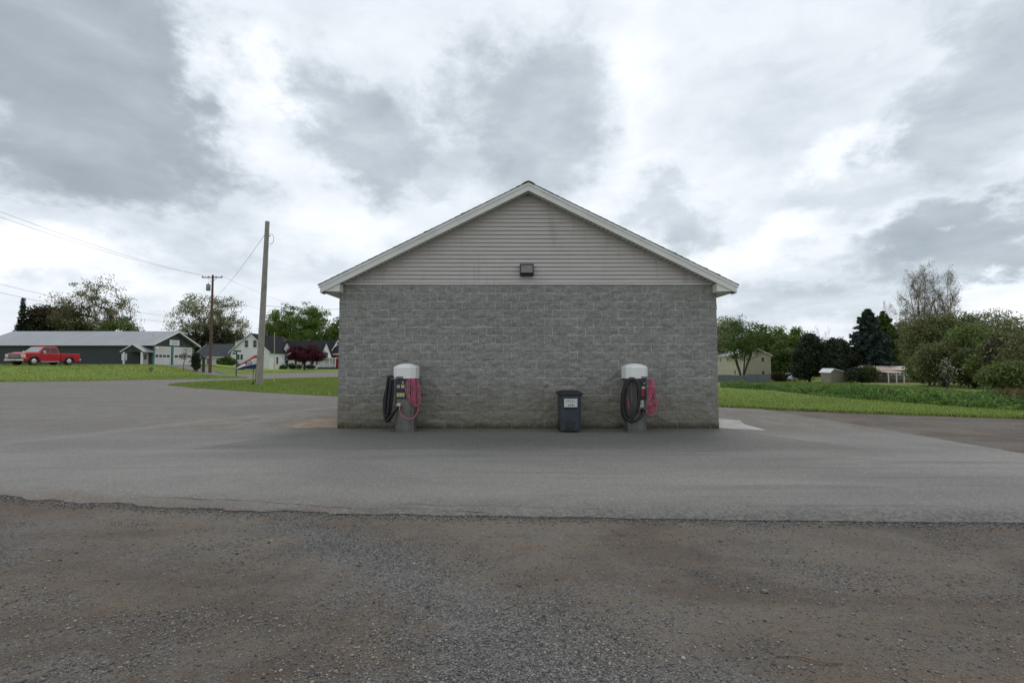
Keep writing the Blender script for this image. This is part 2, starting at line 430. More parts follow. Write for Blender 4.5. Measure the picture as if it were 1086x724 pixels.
# lawns laid slightly proud of the paving
lawnL = jag([G(-260, 408), G(0, 405), G(85, 404.3), G(136, 403), G(204, 402), G(262, 401.2), (-26.6, 46.6), (-32, 51.3), (-38, 57), (-43, 60.5), (-47.5, 61.8), (-76, 61.8)], .4, .12, .7, 2.0)
sheet('left_lawn', lawnL, .07, M_lawn, 1.5, .12)
isl = jag([G(178, 408.5), G(215, 405.4), G(275, 403.2), G(330, 401.3), G(365, 400.4), (-13.5, 40), (-8.0, 30), (-7.4, 21.6), G(357, 420.5), G(315, 418.3), G(260, 415), G(205, 411.3)], .25, .07, 1.0, 4.0)
sheet('lawn_island', isl, .07, M_lawn2, 2.0, .12)
far = jag([G(232, 393.2), G(275, 393.6), G(320, 394.2), G(365, 394.6), (-18, 130), (-110, 130), (-110, 76), (-60, 76)], .6, .15, .6, 6.0)
sheet('far_lawn', far, .06, M_lawn, 3.0, .1)
lawnR = jag([G(762, 431.6), G(900, 437.6), G(1000, 441), G(1086, 444), G(1300, 457), (45, 16), (30, 20), G(1086, 434), G(1000, 430.5), G(900, 423), G(820, 415.5), G(765, 410.5), (7.9, 30), (7.3, 18)], .12, .09, 1.6, 8.0)
sheet('right_lawn', lawnR, .02, M_lawn2, 1.5, .03)
# concrete aprons of the wash bays
sheet('right_concrete_apron', jag([(4.97, 11.12), G(814, 457.3), G(790, 451), (6.2, 12.6), (4.97, 13.6)], .2, .015), .026, M_conc, 1.0, .03)
sheet('left_concrete_apron', jag([(-4.2, 11.12), (-4.2, 13.4), G(335, 444.8), G(318, 449.5), G(306, 453.2), (-5.4, 11.15)], .2, .02), .026, M_conc2, 1.0, .03)
# cracks running just behind the ravelled edge, and the seam from the wall corner
M_crack = simple('crack', (.03, .028, .026), .95, .2, 20)
def crack(name, pts, wdt, seed):
    p = jag(pts, .05, .035, 3.0, seed, False); mb = MB(); vs = []
    for i, q in enumerate(p):
        ww = wdt * (.25 + 1.2 * abs(noise.noise(Vector((q.x * 4, q.y * 4, seed)))))
        vs += [(q.x, q.y - ww, .0245), (q.x, q.y + ww, .0245)]
    mb.add(vs, [(2 * i, 2 * i + 2, 2 * i + 3, 2 * i + 1) for i in range(len(p) - 1)])
    return tag(mb.build(name, M_crack), kind='structure')
crack('pavement_crack', [G(150, 529), G(250, 532), G(380, 541.5), G(440, 541), G(520, 546)], .006, 1.0)
crack('pavement_crack', [G(640, 542), G(560, 539), G(500, 538), G(420, 536.5)], .004, 2.0)
crack('pavement_crack', [G(355, 456), G(302, 456.5), G(270, 464), G(232, 471)], .012, 3.0)

# ------------------------------------------------------------------ block building (car wash)
WX0, WX1, WY = -4.18, 4.95, 11.07
CW = (WX1 - WX0) / 46; CH = .2043; ROWS = 17; WT = CH * ROWS
DEEP = 14.0
def mat_block():
    m, nt, b = new_mat('split_face_block'); n = N(nt); v = n.coord(); x, y, z = n.xyz(v)
    cb = n.node('ShaderNodeCombineXYZ'); n.link(n.m('SUBTRACT', x, WX0), cb.inputs[0]); n.link(z, cb.inputs[1])
    br = n.node('ShaderNodeTexBrick', offset=.5, offset_frequency=2, squash=1.0)
    n.link(cb.outputs[0], br.inputs['Vector'])
    for k, q in (('Scale', 1.0), ('Mortar Size', .0065), ('Mortar Smooth', .4), ('Brick Width', CW * 2), ('Row Height', CH), ('Bias', 0.0)): br.inputs[k].default_value = q
    br.inputs['Color1'].default_value = (0, 0, 0, 1); br.inputs['Color2'].default_value = (1, 1, 1, 1)
    r = n.node('ShaderNodeSeparateColor'); n.link(br.outputs['Color'], r.inputs[0])
    c = n.mix(r.outputs[0], (.42, .415, .37), (.5, .492, .44))
    c = n.mix(n.ramp(n.noise(v, 5, 6, .7), .35, .7), n.mix(.3, c, (.05, .05, .05)), c)
    c = n.mix(n.ramp(n.noise(n.mapping(v, scale=(1, 1, 1.5)), 17, 6, .75, .6), .33, .66), n.mix(.42, c, (.05, .048, .045)), n.mix(.1, c, (.6, .6, .58)))
    c = n.mix(n.ramp(n.noise(v, 60, 5, .75), .3, .75), n.mix(.35, c, (.05, .05, .045)), n.mix(.15, c, (.6, .6, .58)))
    # splashed-up soil on the lower courses, darker green-brown at the foot
    h = n.m('SUBTRACT', z, n.m('MULTIPLY', n.m('SUBTRACT', n.noise(n.mapping(v, scale=(.8, 1, 1)), 1.1, 5, .65), .5), 1.6))
    c = n.mix(n.ramp(h, 1.3, .2, 0, .72), c, (.215, .19, .14))
    c = n.mix(n.m('MULTIPLY', n.ramp(h, 1.2, .7, 0, .5), n.ramp(n.noise(n.mapping(v, loc=(3, 3, 1)), 2.1, 5, .7), .5, .68)), c, (.24, .19, .14))
    c = n.mix(n.ramp(n.m('ADD', z, n.m('MULTIPLY', n.noise(v, 4, 5, .7), .22)), .34, .12, 0, .9), c, (.06, .06, .034))
    mort = n.m('MULTIPLY', br.outputs['Fac'], n.ramp(n.noise(v, 3.3, 6, .75), .36, .6, .05, 1.0))
    mort = n.m('MULTIPLY', mort, n.ramp(z, .25, 1.5, .35, 1))
    c = n.mix(mort, c, (.58, .57, .53))
    n.link(c, b.inputs['Base Color']); b.inputs['Roughness'].default_value = .95; b.inputs['Specular IOR Level'].default_value = .15
    hh = n.m('ADD', n.noise(v, 26, 8, .7), n.m('MULTIPLY', n.noise(n.mapping(v, scale=(1, 1, 1.8)), 9, 5, .6), 1.5))
    n.link(n.bump(hh, 1.0, .025), b.inputs['Normal'])
    return m
M_block = mat_block()
car_wash = empty('block_building', ((WX0 + WX1) / 2, WY, 0), 0, 'grey split-face concrete block building with beige gable siding, in the centre of the lot', 'building')
def wchild(mb, name, m):               # child built in world coordinates
    o = mb.build(name, m, car_wash); o.matrix_parent_inverse = Matrix.Translation(car_wash.location).inverted(); return o
fx = []
for i in range(46):
    for q in (.004, .022, .06, .1, .14, .178): fx.append(WX0 + i * CW + q * CW / .2)
fx.append(WX1)
fz = []
for j in range(ROWS):
    for q in (.004, .022, .06, .1, .14, .182): fz.append(j * CH + q)
fz[0] = -.05; fz.append(WT)
vs = []
for z in fz:
    for x in fx:
        row = min(ROWS - 1, max(0, int(z / CH))); dz = min(z - row * CH, (row + 1) * CH - z)
        sh = 0.0 if row % 2 else CW
        u = (x - WX0 + sh) % (2 * CW); dx = min(u, 2 * CW - u)
        e = min(1.0, min(dx * 1.2, max(0, dz) * 1.5) / .02)
        nn = noise.fractal(Vector((x * 6, z * 9, row * 3.7)), .7, 2.0, 5)
        cell = noise.noise(Vector((math.floor((x - WX0 + sh) / (2 * CW)) * 5.3, row * 7.1, .5)))
        vs.append((x, WY - e * (.009 + .026 * nn + .012 * cell), z))
nX = len(fx); fs = [(j * nX + i, j * nX + i + 1, (j + 1) * nX + i + 1, (j + 1) * nX + i) for j in range(len(fz) - 1) for i in range(nX - 1)]
mb = MB(); mb.add(vs, fs, True)
mb.add([(WX0, WY, -.05), (WX0, WY + DEEP, -.05), (WX0, WY + DEEP, WT), (WX0, WY, WT), (WX1, WY, -.05), (WX1, WY + DEEP, -.05), (WX1, WY + DEEP, WT), (WX1, WY, WT)],
       [(0, 1, 2, 3), (4, 7, 6, 5), (1, 5, 6, 2)])
wchild(mb, 'block_wall', M_block)
# roof geometry
OV = .30; RX0, RX1 = -4.56, 5.34; RC = (RX0 + RX1) / 2
FY = WY - OV
ZP = AZ(192.5, FY); ZE = AZ(301.5, FY)
slope = (ZP - ZE) / (RC - RX0)
def roofz(x, off=0.0): return ZP - slope * abs(x - RC) + off
M_shing = simple('charcoal_shingles', (.05, .055, .06), .9, .3, 9, 0, .01)
M_trim = simple('off_white_trim', (.7, .7, .65), .5, .05, 2, dirt=((.36, .35, .3), .35))
M_soffit = simple('vinyl_soffit', (.5, .5, .44), .6, .08, 2)
def mat_siding():
    m, nt, b = new_mat('vinyl_siding'); n = N(nt); v = n.coord()
    c = n.mix(n.ramp(n.noise(n.mapping(v, scale=(.6, 1, 9)), 2, 5, .6), .3, .7), (.49, .46, .43), (.55, .515, .48))
    c = n.mix(n.ramp(n.noise(n.mapping(v, scale=(3, 1, .4)), 1.5, 5, .7), .52, .75, 0, .4), c, (.29, .275, .25))
    n.link(c, b.inputs['Base Color']); b.inputs['Roughness'].default_value = .55
    n.link(n.bump(n.noise(n.mapping(v, scale=(1, 1, 14)), 12, 3), .25, .004), b.inputs['Normal'])
    return m
M_siding = mat_siding()
# siding: lapped courses, each tilted out at its foot
mb = MB(); NC = 25; zc = WT + .035; step = .0985
slab_t = .21
k = 0
while True:
    z0 = zc + k * step; z1 = z0 + step
    def xl(z): return RC - (ZP - slab_t - z) / slope
    if ZP - slab_t - z0 < .02: break
    a0 = max(WX0 + .0, xl(z0)); b0 = min(WX1, 2 * RC - xl(z0))
    z1c = min(z1, ZP - slab_t); a1 = max(WX0, xl(z1c)); b1 = min(WX1, 2 * RC - xl(z1c))
    y0, y1 = WY - .020, WY - .006
    zm = z0 + step * .5
    # two shallow laps per board: full lap then a small break
    zq = min(z0 + .016, z1c - .001)
    mb.add([(a0, WY - .036, zq), (b0, WY - .036, zq), (b1, WY - .004, z1c), (a1, WY - .004, z1c), (a0, WY - .004, z0), (b0, WY - .004, z0)], [(0, 1, 2, 3), (4, 5, 1, 0)])
    k += 1
wchild(mb, 'gable_siding', M_siding)
mb = MB(); mb.box(WX0 - .01, WX1 + .01, WY - .032, WY + .01, WT + .002, WT + .034)
wchild(mb, 'starter_trim', M_trim)
mb = MB(); mb.prism([(WX0, WT), (WX1, WT), (WX1, roofz(WX1, -.25)), (RC, ZP - .22), (WX0, roofz(WX0, -.25))], WY + .012, WY + .1, 'y'); wchild(mb, 'gable_backing', M_block)
mb = MB(); mb.prism([(WX0, WT), (WX1, WT), (WX1, roofz(WX1, -.25)), (RC, ZP - .22), (WX0, roofz(WX0, -.25))], WY + DEEP - .1, WY + DEEP - .02, 'y'); wchild(mb, 'rear_gable', M_siding)
# shingle roof with slightly ragged courses at the rake
mb = MB(); RB = WY + DEEP + OV
for s_ in (-1, 1):
    xe = (RX0 - .02) if s_ < 0 else (RX1 + .02); L = abs(xe - RC); nC = 34
    for i in range(nC):
        ta, tb = i / nC, (i + 1) / nC
        xa, xb = RC + s_ * L * ta, RC + s_ * L * tb
        j = -.014 - .008 * random.random()
        for yy in (0,):
            za, zb = roofz(xa) , roofz(xb)
            lift = .002 + (.01 if random.random() < .08 else 0)
            mb.add([(xa, FY + j, za + .001), (xa, RB, za + .001), (xb, RB, zb + .006 + lift), (xb, FY + j, zb + .006 + lift),
                    (xa, FY + j, za - .016), (xa, RB, za - .016), (xb, RB, zb - .016), (xb, FY + j, zb - .016)],
                   [(0, 1, 2, 3), (7, 6, 5, 4), (0, 3, 7, 4), (1, 5, 6, 2), (2, 6, 7, 3)])
# ridge cap
mb.prism([(RC - .16, roofz(RC - .16) + .012), (RC - .07, roofz(RC - .07) + .022), (RC, ZP + .012), (RC + .07, roofz(RC + .07) + .022), (RC + .16, roofz(RC + .16) + .012), (RC + .14, roofz(RC + .14) - .004), (RC, ZP - .01), (RC - .14, roofz(RC - .14) - .004)], FY - .035, RB, 'y')
wchild(mb, 'roof', M_shing)
# rake boards: upper drip band and a lower wider fascia
def rake(s_, z_top, z_bot, y0, y1, name, m, cut=0.0):
    xe = (RX0 + cut) if s_ < 0 else (RX1 - cut); mb = MB()
    mb.prism([(RC, ZP + z_top), (xe, roofz(xe, z_top)), (xe, roofz(xe, z_bot)), (RC, ZP + z_bot)], y0, y1, 'y')
    return wchild(mb, name, m)
for s_ in (-1, 1):
    rake(s_, -.018, -.085, FY - .012, FY + .03, 'drip_edge', M_trim)
    rake(s_, -.089, -.215, FY + .0, FY + .028, 'fascia', M_trim, .03)
# rake soffit following the slope with ribs
mb = MB()
for s_ in (-1, 1):
    xe = RX0 + .4 if s_ < 0 else RX1 - .4; L = abs(xe - RC); nn = int(L / .1)
    for i in range(nn):
        xa = RC + s_ * (L * i / nn); xb = RC + s_ * (L * (i + .86) / nn); xc = RC + s_ * (L * (i + 1) / nn)
        za, zb, zc2 = (roofz(q, -.2) for q in (xa, xb, xc))
        mb.add([(xa, FY + .028, za), (xb, FY + .028, zb), (xb, WY + .012, zb), (xa, WY + .012, za)], [(0, 1, 2, 3)])
        mb.add([(xb, FY + .028, zb), (xb, FY + .028, zb + .012), (xb, WY + .012, zb + .012), (xb, WY + .012, zb)], [(0, 1, 2, 3)])
        mb.add([(xb, FY + .028, zb + .012), (xc, FY + .028, zc2 + .012), (xc, WY + .012, zc2 + .012), (xb, WY + .012, zb + .012)], [(0, 1, 2, 3)])
wchild(mb, 'rake_soffit', M_soffit)
# boxed eaves: return box at the front corner, soffit and gutter board along the side
for s_, xo, xw in ((-1, RX0 + .03, WX0), (1, RX1 - .03, WX1)):
    zb = ZE - .165; xi = xw - s_ * .03 * -1 if False else xw + s_ * .0
    mb = MB(); xin = xw - s_ * .005
    mb.prism([(xo, roofz(xo, -.092)), (xo, zb), (xw - s_ * .1, zb), (xw - s_ * .1, roofz(xw - s_ * .1, -.2))], FY + .0285, FY + .05, 'y')
    mb.prism([(xo, roofz(xo, -.22)), (xo, zb), (xw - s_ * .1, zb), (xw - s_ * .1, roofz(xw - s_ * .1, -.218))], FY + .05, WY - .033, 'y')
    wchild(mb, 'eave_return', M_trim)
    mb = MB(); mb.box(min(xo, xo + s_ * .02), max(xo, xo + s_ * .02), FY + .05, RB, zb, ZE - .03); wchild(mb, 'side_fascia', M_trim)
    mb = MB(); mb.box(min(xo, xw), max(xo, xw), WY - .033, RB, zb + .006, zb + .02); wchild(mb, 'side_soffit', M_soffit)
    mb = MB(); mb.box(min(xw, xw - s_ * .2), max(xw, xw - s_ * .2), WY + .1, RB - .35, WT - .002, roofz(xw, -.06)); wchild(mb, 'top_plate', M_soffit)

# wall light
M_black = simple('black_metal', (.022, .022, .02), .5, .2, 10)
M_lens = simple('prismatic_glass', (.2, .2, .19), .25, .25, 30)
ft = A(551.2, 281.2, WY); fb = A(565.8, 292.8, WY); fcx = (ft[0] + fb[0]) / 2
wl = empty('wall_light', (fcx, WY - .02, fb[2]), 0, 'black boxy floodlight on the siding just above the block wall', 'wall light')
hw = (fb[0] - ft[0]) / 2; hh = ft[2] - fb[2]
mb = MB(); mb.prism([(0, 0), (-.14, 0), (-.17, .03), (-.13, hh), (0, hh)], -hw, hw, 'x')
o = mb.build('housing', M_black, wl); bevel(o, .008)
mb = MB(); t_ = .03
def fr(z): return -.17 + .04 * (z - .03) / (hh - .03)
for (xa, xb, za, zb_) in ((-hw, hw, .03, .055), (-hw, hw, hh - .028, hh - .002), (-hw, -hw + .028, .055, hh - .028), (hw - .028, hw, .055, hh - .028)):
    mb.add([(xa, fr(za) - .014, za), (xb, fr(za) - .014, za), (xb, fr(zb_) - .014, zb_), (xa, fr(zb_) - .014, zb_), (xa, fr(za) - .001, za), (xb, fr(za) - .001, za), (xb, fr(zb_) - .001, zb_), (xa, fr(zb_) - .001, zb_)],
           [(0, 1, 2, 3), (7, 6, 5, 4), (0, 4, 5, 1), (1, 5, 6, 2), (2, 6, 7, 3), (3, 7, 4, 0)])
mb.build('door_frame', M_black, wl)
mb = MB(); mb.add([(-hw + .028, fr(.055) - .006, .055), (hw - .028, fr(.055) - .006, .055), (hw - .028, fr(hh - .028) - .006, hh - .028), (-hw + .028, fr(hh - .028) - .006, hh - .028)], [(0, 1, 2, 3)])
mb.build('lens', M_lens, wl)

# ------------------------------------------------------------------ vacuum islands
M_steel = simple('brushed_steel', (.17, .165, .145), .42, .18, 7, .55, dirt=((.12, .115, .095), .5))
M_steel2 = simple('dull_steel_panel', (.16, .16, .145), .5, .15, 6, .4)
M_dome = simple('white_plastic', (.8, .8, .77), .4, .05, 3, dirt=((.45, .45, .4), .4))
M_hose = simple('black_hose', (.008, .008, .009), .55, .2, 30)
M_red = simple('red_air_hose', (.48, .1, .17), .45, .35, 12)
M_navy = simple('navy_panel', (.022, .024, .06), .5, .15, 5)
M_panel = simple('black_panel', (.012, .012, .014), .5, .15, 5)
M_yel = simple('yellow_label', (.5, .47, .16), .5, .1, 5)
M_paleyel = simple('faded_label', (.38, .36, .25), .5, .1, 5)
M_whl = simple('white_label', (.6, .6, .58), .5, .05, 5)
M_blue = simple('blue_label', (.2, .25, .75), .5, .05, 5)
M_redl = simple('red_label', (.35, .01, .03), .5, .05, 5)
M_green = simple('green_label', (.02, .09, .05), .5, .05, 5)
def ring(w_, d_, ch, z, sx=1.0):
    p = [(-w_ + ch, -d_), (w_ - ch, -d_), (w_, -d_ + ch), (w_, d_ - ch), (w_ - ch, d_), (-w_ + ch, d_), (-w_, d_ - ch), (-w_, -d_ + ch)]
    return [(q[0], q[1], z) for q in p]
def machine(x, rz, label):
    e = empty('vacuum_machine', (x, 10.66, .03), rz, label, 'vacuum', 'coin vacuums against the block wall')
    mb = MB(); mb.loft([ring(.225, .19, .07, z) for z in (-.02, 1.20)], True, False)
    o = mb.build('cabinet', M_steel, e); bevel(o, .006)
    mb = MB()
    mb.loft([ring(.264, .235, .1, z) for z in (1.20, 1.455)] + [ring(.245, .215, .09, 1.478), ring(.14, .12, .05, 1.525), ring(.06, .05, .02, 1.54)], True, False)
    o = mb.build('dome', M_dome, e); bevel(o, .01, 2)
    mb = MB(); mb.loft([ring(.245, .21, .075, z) for z in (1.165, 1.199)], True, False); mb.build('collar', M_panel, e)
    mb = MB()
    for sx in (-1, 1): mb.box(sx * .15 - .012, sx * .15 + .012, -.205, -.191, .02, .62)
    mb.box(-.13, .13, -.199, -.1905, .03, .6); mb.build('access_panel', M_steel2, e)
    mb = MB(); mb.loft([ring(.26, .22, .08, z) for z in (-.03, .012)], True, False); mb.build('base_flange', M_steel2, e)
    return e
def lab(e, name, m, x0, x1, z0, z1, y=-.206, label=None):
    mb = MB(); mb.box(x0, x1, y, y + .008, z0, z1); o = mb.build(name, m, e)
    if label: o['label'] = label
    return o
def hose(e, name, pts, r, m, n_=8, ribs=False):
    mb = MB(); P = spline(pts, n_)
    if ribs:
        Q = []; L = 0
        for a, b in zip(P[:-1], P[1:]):
            k = max(1, int((b - a).length / .012)); Q += [a + (b - a) * i / k for i in range(k)]
        rad = [r * (1 + (.07 if i % 2 else -.07)) for i in range(len(Q))]
        mb.tube(Q, rad, 10)
    else: mb.tube(P, r, 8)
    return mb.build(name, m, e)

e = machine((431.5 - CX) / F * 10.66, R(-6), 'coin vacuum with navy control panel and hanging black hose, left of the bin')
lab(e, 'control_panel', M_navy, -.17, .06, .74, 1.15, -.2)
lab(e, 'coin_slot', M_steel2, -.16, .0, 1.2, 1.25, -.262)
lab(e, 'label_plate', M_paleyel, -.155, -.085, .985, 1.055); lab(e, 'label_plate', M_yel, -.055, .02, .985, 1.065)
lab(e, 'label_plate', M_whl, -.03, .0, 1.09, 1.13)
for i in range(3): lab(e, 'instruction_label', M_yel, -.155 + i * .063, -.155 + i * .063 + .054, .79, .875)
lab(e, 'lower_strip', M_green, .062, .085, .72, .78)
mb = MB(); mb.tube([(-.1, -.19, .6), (-.1, -.24, .6), (-.08, -.3, .59)], [.05, .05, .042], 14); mb.build('hose_inlet', M_whl, e)
mb = MB(); mb.tube([(-.1, -.19, 1.17), (-.27, -.22, 1.19), (-.38, -.2, 1.2)], .016, 8); mb.build('hose_hook', M_steel2, e); mb = MB(); mb.tube([(.1, -.19, 1.15), (.24, -.26, 1.16), (.3, -.26, 1.2)], .014, 8); mb.build('hose_hook', M_steel2, e)
H = hose(e, 'vacuum_hose', [(-.08, -.3, .585), (-.16, -.33, .47), (-.26, -.3, .33), (-.37, -.24, .24), (-.43, -.2, .34), (-.42, -.2, .62), (-.39, -.2, .95), (-.36, -.2, 1.2), (-.31, -.2, 1.22),
     (-.3, -.22, 1.05), (-.33, -.23, .7), (-.35, -.23, .42), (-.4, -.21, .33), (-.46, -.17, .5), (-.45, -.16, .8), (-.38, -.15, 1.05), (-.33, -.15, 1.22), (-.27, -.17, 1.18), (-.27, -.19, .8), (-.31, -.19, .45)], .035, M_hose, 10, True)
mb = MB(); mb.tube([(-.31, -.19, .45), (-.32, -.19, .3), (-.34, -.2, .22)], [.034, .03, .045], 10); mb.build('nozzle', M_hose, e)
pts = []
for k in range(6):
    ox = .1 + .036 * k; zb = .70 - .03 * k + (.05 if k % 2 else 0); dy = -.25 - .012 * (k % 3)
    pts += [(ox, dy, 1.17), (ox - .03 + .01 * k, dy - .02, .98), (ox + .02, dy - .02, zb + .08), (ox + .07, dy, zb), (ox + .12, dy + .03, zb + .1), (ox + .1, dy + .04, .98), (ox + .05, dy + .03, 1.19)]
pts += [(.33, -.2, 1.12), (.36, -.2, .8), (.36, -.22, .52), (.28, -.28, .34), (.14, -.32, .31), (.0, -.34, .4), (-.05, -.32, .54), (-.05, -.24, .6)]
hose(e, 'air_hose', pts, .0105, M_red, 5)

e = machine((672.5 - CX) / F * 10.66, R(8), 'coin vacuum with big looped black hose and red danger label, right of the bin')
lab(e, 'control_panel', M_panel, -.02, .2, .72, 1.15, -.2)
lab(e, 'coin_slot', M_steel2, .06, .2, 1.2, 1.25, -.262)
lab(e, 'dot_label', M_blue, .13, .17, 1.075, 1.11); lab(e, 'caution_label', M_yel, .085, .17, .965, 1.02)
lab(e, 'danger_label', M_redl, .06, .14, .8, .95)
lab(e, 'instruction_label', M_whl, .01, .12, .56, .7)
mb = MB()
for (a, b, c, d_) in ((.03, .05, .6, .68), (.06, .085, .58, .6), (.07, .1, .64, .665), (.04, .1, .62, .63)): mb.box(a, b, -.2085, -.207, c, d_)
mb.build('label_print', M_panel, e)
mb = MB(); mb.tube([(.1, -.19, .48), (.1, -.25, .48), (.08, -.31, .46)], [.05, .05, .042], 14); mb.build('hose_inlet', M_panel, e)
mb = MB(); mb.tube([(-.1, -.19, 1.17), (-.16, -.26, 1.18), (-.2, -.3, 1.22)], .016, 8); mb.build('hose_hook', M_steel2, e); mb = MB(); mb.tube([(.15, -.19, 1.12), (.26, -.2, 1.14), (.31, -.2, 1.19)], .014, 8); mb.build('hose_hook', M_steel2, e)
pts = [(.08, -.31, .46), (-.0, -.36, .37), (-.13, -.37, .28), (-.26, -.33, .26), (-.37, -.28, .4), (-.4, -.26, .7), (-.34, -.26, .98), (-.22, -.28, 1.16), (-.12, -.31, 1.16), (-.06, -.34, 1.02), (-.05, -.36, .75), (-.12, -.36, .5),
       (-.24, -.33, .3), (-.36, -.25, .33), (-.39, -.21, .55), (-.37, -.2, .85), (-.3, -.22, 1.08), (-.2, -.27, 1.2), (-.08, -.3, 1.15), (-.01, -.32, .95), (-.03, -.32, .68), (-.1, -.3, .45), (-.22, -.27, .34), (-.31, -.23, .45), (-.33, -.21, .75), (-.27, -.2, 1.0)]
hose(e, 'vacuum_hose', pts, .035, M_hose, 10, True)
mb = MB(); mb.tube([(-.27, -.2, .78), (-.26, -.24, .72), (-.25, -.25, .55)], .012, 8); mb.build('spare_air_hose', M_red, e)
pts = []
for k in range(6):
    ox = .25 + .017 * k; zb = .42 + .04 * (k % 3); dy = -.2 - .014 * (k % 3)
    pts += [(ox, dy, 1.14), (ox - .01, dy - .02, .9), (ox - .03 - .012 * k, dy - .02, zb + .18), (ox + .03, dy, zb), (ox + .09 + .006 * k, dy + .03, zb + .15), (ox + .07, dy + .04, .9), (ox + .035, dy + .03, 1.16)]
pts += [(.36, -.22, .9), (.42, -.22, .55), (.35, -.26, .4), (.25, -.28, .38), (.16, -.28, .46), (.14, -.2, .52)]
hose(e, 'air_hose', pts, .0105, M_red, 5)

# ------------------------------------------------------------------ wheeled bin
M_bin = simple('dark_blue_plastic', (.038, .05, .06), .5, .2, 4, dirt=((.06, .062, .06), .5))
M_lid = simple('black_plastic', (.012, .012, .011), .5, .2, 4)
bx = (604 - CX) / F * 10.5
bin_ = e = empty('wheeled_bin', (bx, 10.62, .03), 0, 'dark wheeled rubbish bin with white taped sign between the two vacuums', 'bin')
def rr(w_, d_, z, yo=0.0): return ring(w_, d_, .05, z) if not yo else [(a, b + yo, c) for a, b, c in ring(w_, d_, .05, z)]
mb = MB(); mb.loft([rr(.24, .24, .03, .02), rr(.25, .26, .3, .01), rr(.265, .29, .86), rr(.275, .3, .861), rr(.275, .3, .885)], True, False)
o = mb.build('body', M_bin, e); bevel(o, .012)
mb = MB(); mb.prism([(-.1, .06), (.1, .06), (.1, .5), (.085, .55), (-.085, .55), (-.1, .5)], -.262, -.252, 'y', Matrix.Rotation(R(-3.6), 4, 'X')); mb.box(-.15, .15, -.305, -.28, .56, .585); mb.build('front_recess', M_lid, e)
mb = MB(); mb.loft([rr(.3, .325, .885), rr(.31, .335, .9), rr(.3, .325, .93), rr(.24, .27, .965), rr(.12, .14, .98)], True, False); mb.box(-.07, .07, -.37, -.33, .895, .925)
o = mb.build('lid', M_lid, e); bevel(o, .01)
mb = MB(); mb.box(-.16, .16, -.312, -.304, .6, .8, Matrix.Rotation(R(0), 4, 'X')); sg = mb.build('paper_sign', M_whl, e)
mb = MB(); rnd = random.Random(5)
for (row, z0, hgt) in ((0, .71, .055), (1, .625, .04)):
    for i, xx in enumerate((-.09, -.045, .0, .045, .09)):
        if row and i == 0: continue
        mb.box(xx - .012, xx - .005, -.3135, -.3125, z0, z0 + hgt * (1 if i % 2 else .8))
        mb.box(xx - .005, xx + .014, -.3135, -.3125, z0 + hgt * rnd.choice((0, .4, .75)), z0 + hgt * rnd.choice((.4, .75)) + .006 + .01)
mb.build('lettering', M_green, sg)
mb = MB(); mb.tube([(-.2, .33, .84), (-.2, .39, .87), (.2, .39, .87), (.2, .33, .84)], .014, 8); mb.build('handle', M_lid, e)
for s_ in (-1, 1):
    mb = MB(); mb.cyl((s_ * .2, .25, .085), (s_ * .25, .25, .085), .105, seg=20); mb.build('wheel', M_lid, e)

bin_.scale = (.93, .9, .945)
# ------------------------------------------------------------------ poles and wires
def mat_wood(name, a, b_, sc=3.0):
    m, nt, b = new_mat(name); n = N(nt); v = n.coord()
    st = n.noise(n.mapping(v, scale=(14, 14, .5)), sc, 5, .65)
    c = n.mix(n.ramp(st, .3, .7), a, b_)
    c = n.mix(n.ramp(n.noise(v, 1.3, 4, .6), .5, .75, 0, .5), c, tuple(q * .55 for q in a))
    n.link(c, b.inputs['Base Color']); b.inputs['Roughness'].default_value = .9
    n.link(n.bump(st, .8, .02), b.inputs['Normal']); return m
M_polew = mat_wood('weathered_pole_wood', (.2, .18, .16), (.36, .335, .3))
M_poler = mat_wood('creosote_pole_wood', (.09, .045, .03), (.15, .1, .08))
M_wire = simple('wire', (.12, .125, .13), .6, .1, 2)
M_galv = simple('galvanised', (.24, .26, .28), .45, .1, 3, .3)
gx, gy = G(274.7, 409); pt = A(283.6, 235, gy + .2)
gp = empty('wooden_pole', (gx, gy, .05), 0, 'thick weathered bare wooden pole leaning slightly right on the near grass island', 'pole', None)
top = Vector((pt[0] - gx, .2, pt[2] - .05))
mb = MB(); mb.tube([top * (i / 12) - Vector((0, 0, .3 if i == 0 else 0)) for i in range(13)], [.225 - .085 * i / 12 for i in range(13)], 16); mb.build('shaft', M_polew, gp)
def on_pole(t): return Vector((gx, gy, .05)) + top * t
mb = MB(); c0 = top * .905; mb.tube(spline([c0 + Vector((.15, 0, .2)), c0 + Vector((.4, 0, .15)), c0 + Vector((.5, 0, -.2)), c0 + Vector((.4, 0, -.45)), c0 + Vector((.2, 0, -.5))], 5), .014, 6); mb.build('cable_loop', M_wire, gp)
mb = MB(); mb.cyl(top * .91 + Vector((-.2, 0, 0)), top * .91 + Vector((.28, 0, 0)), .03); mb.build('bolt', M_galv, gp)

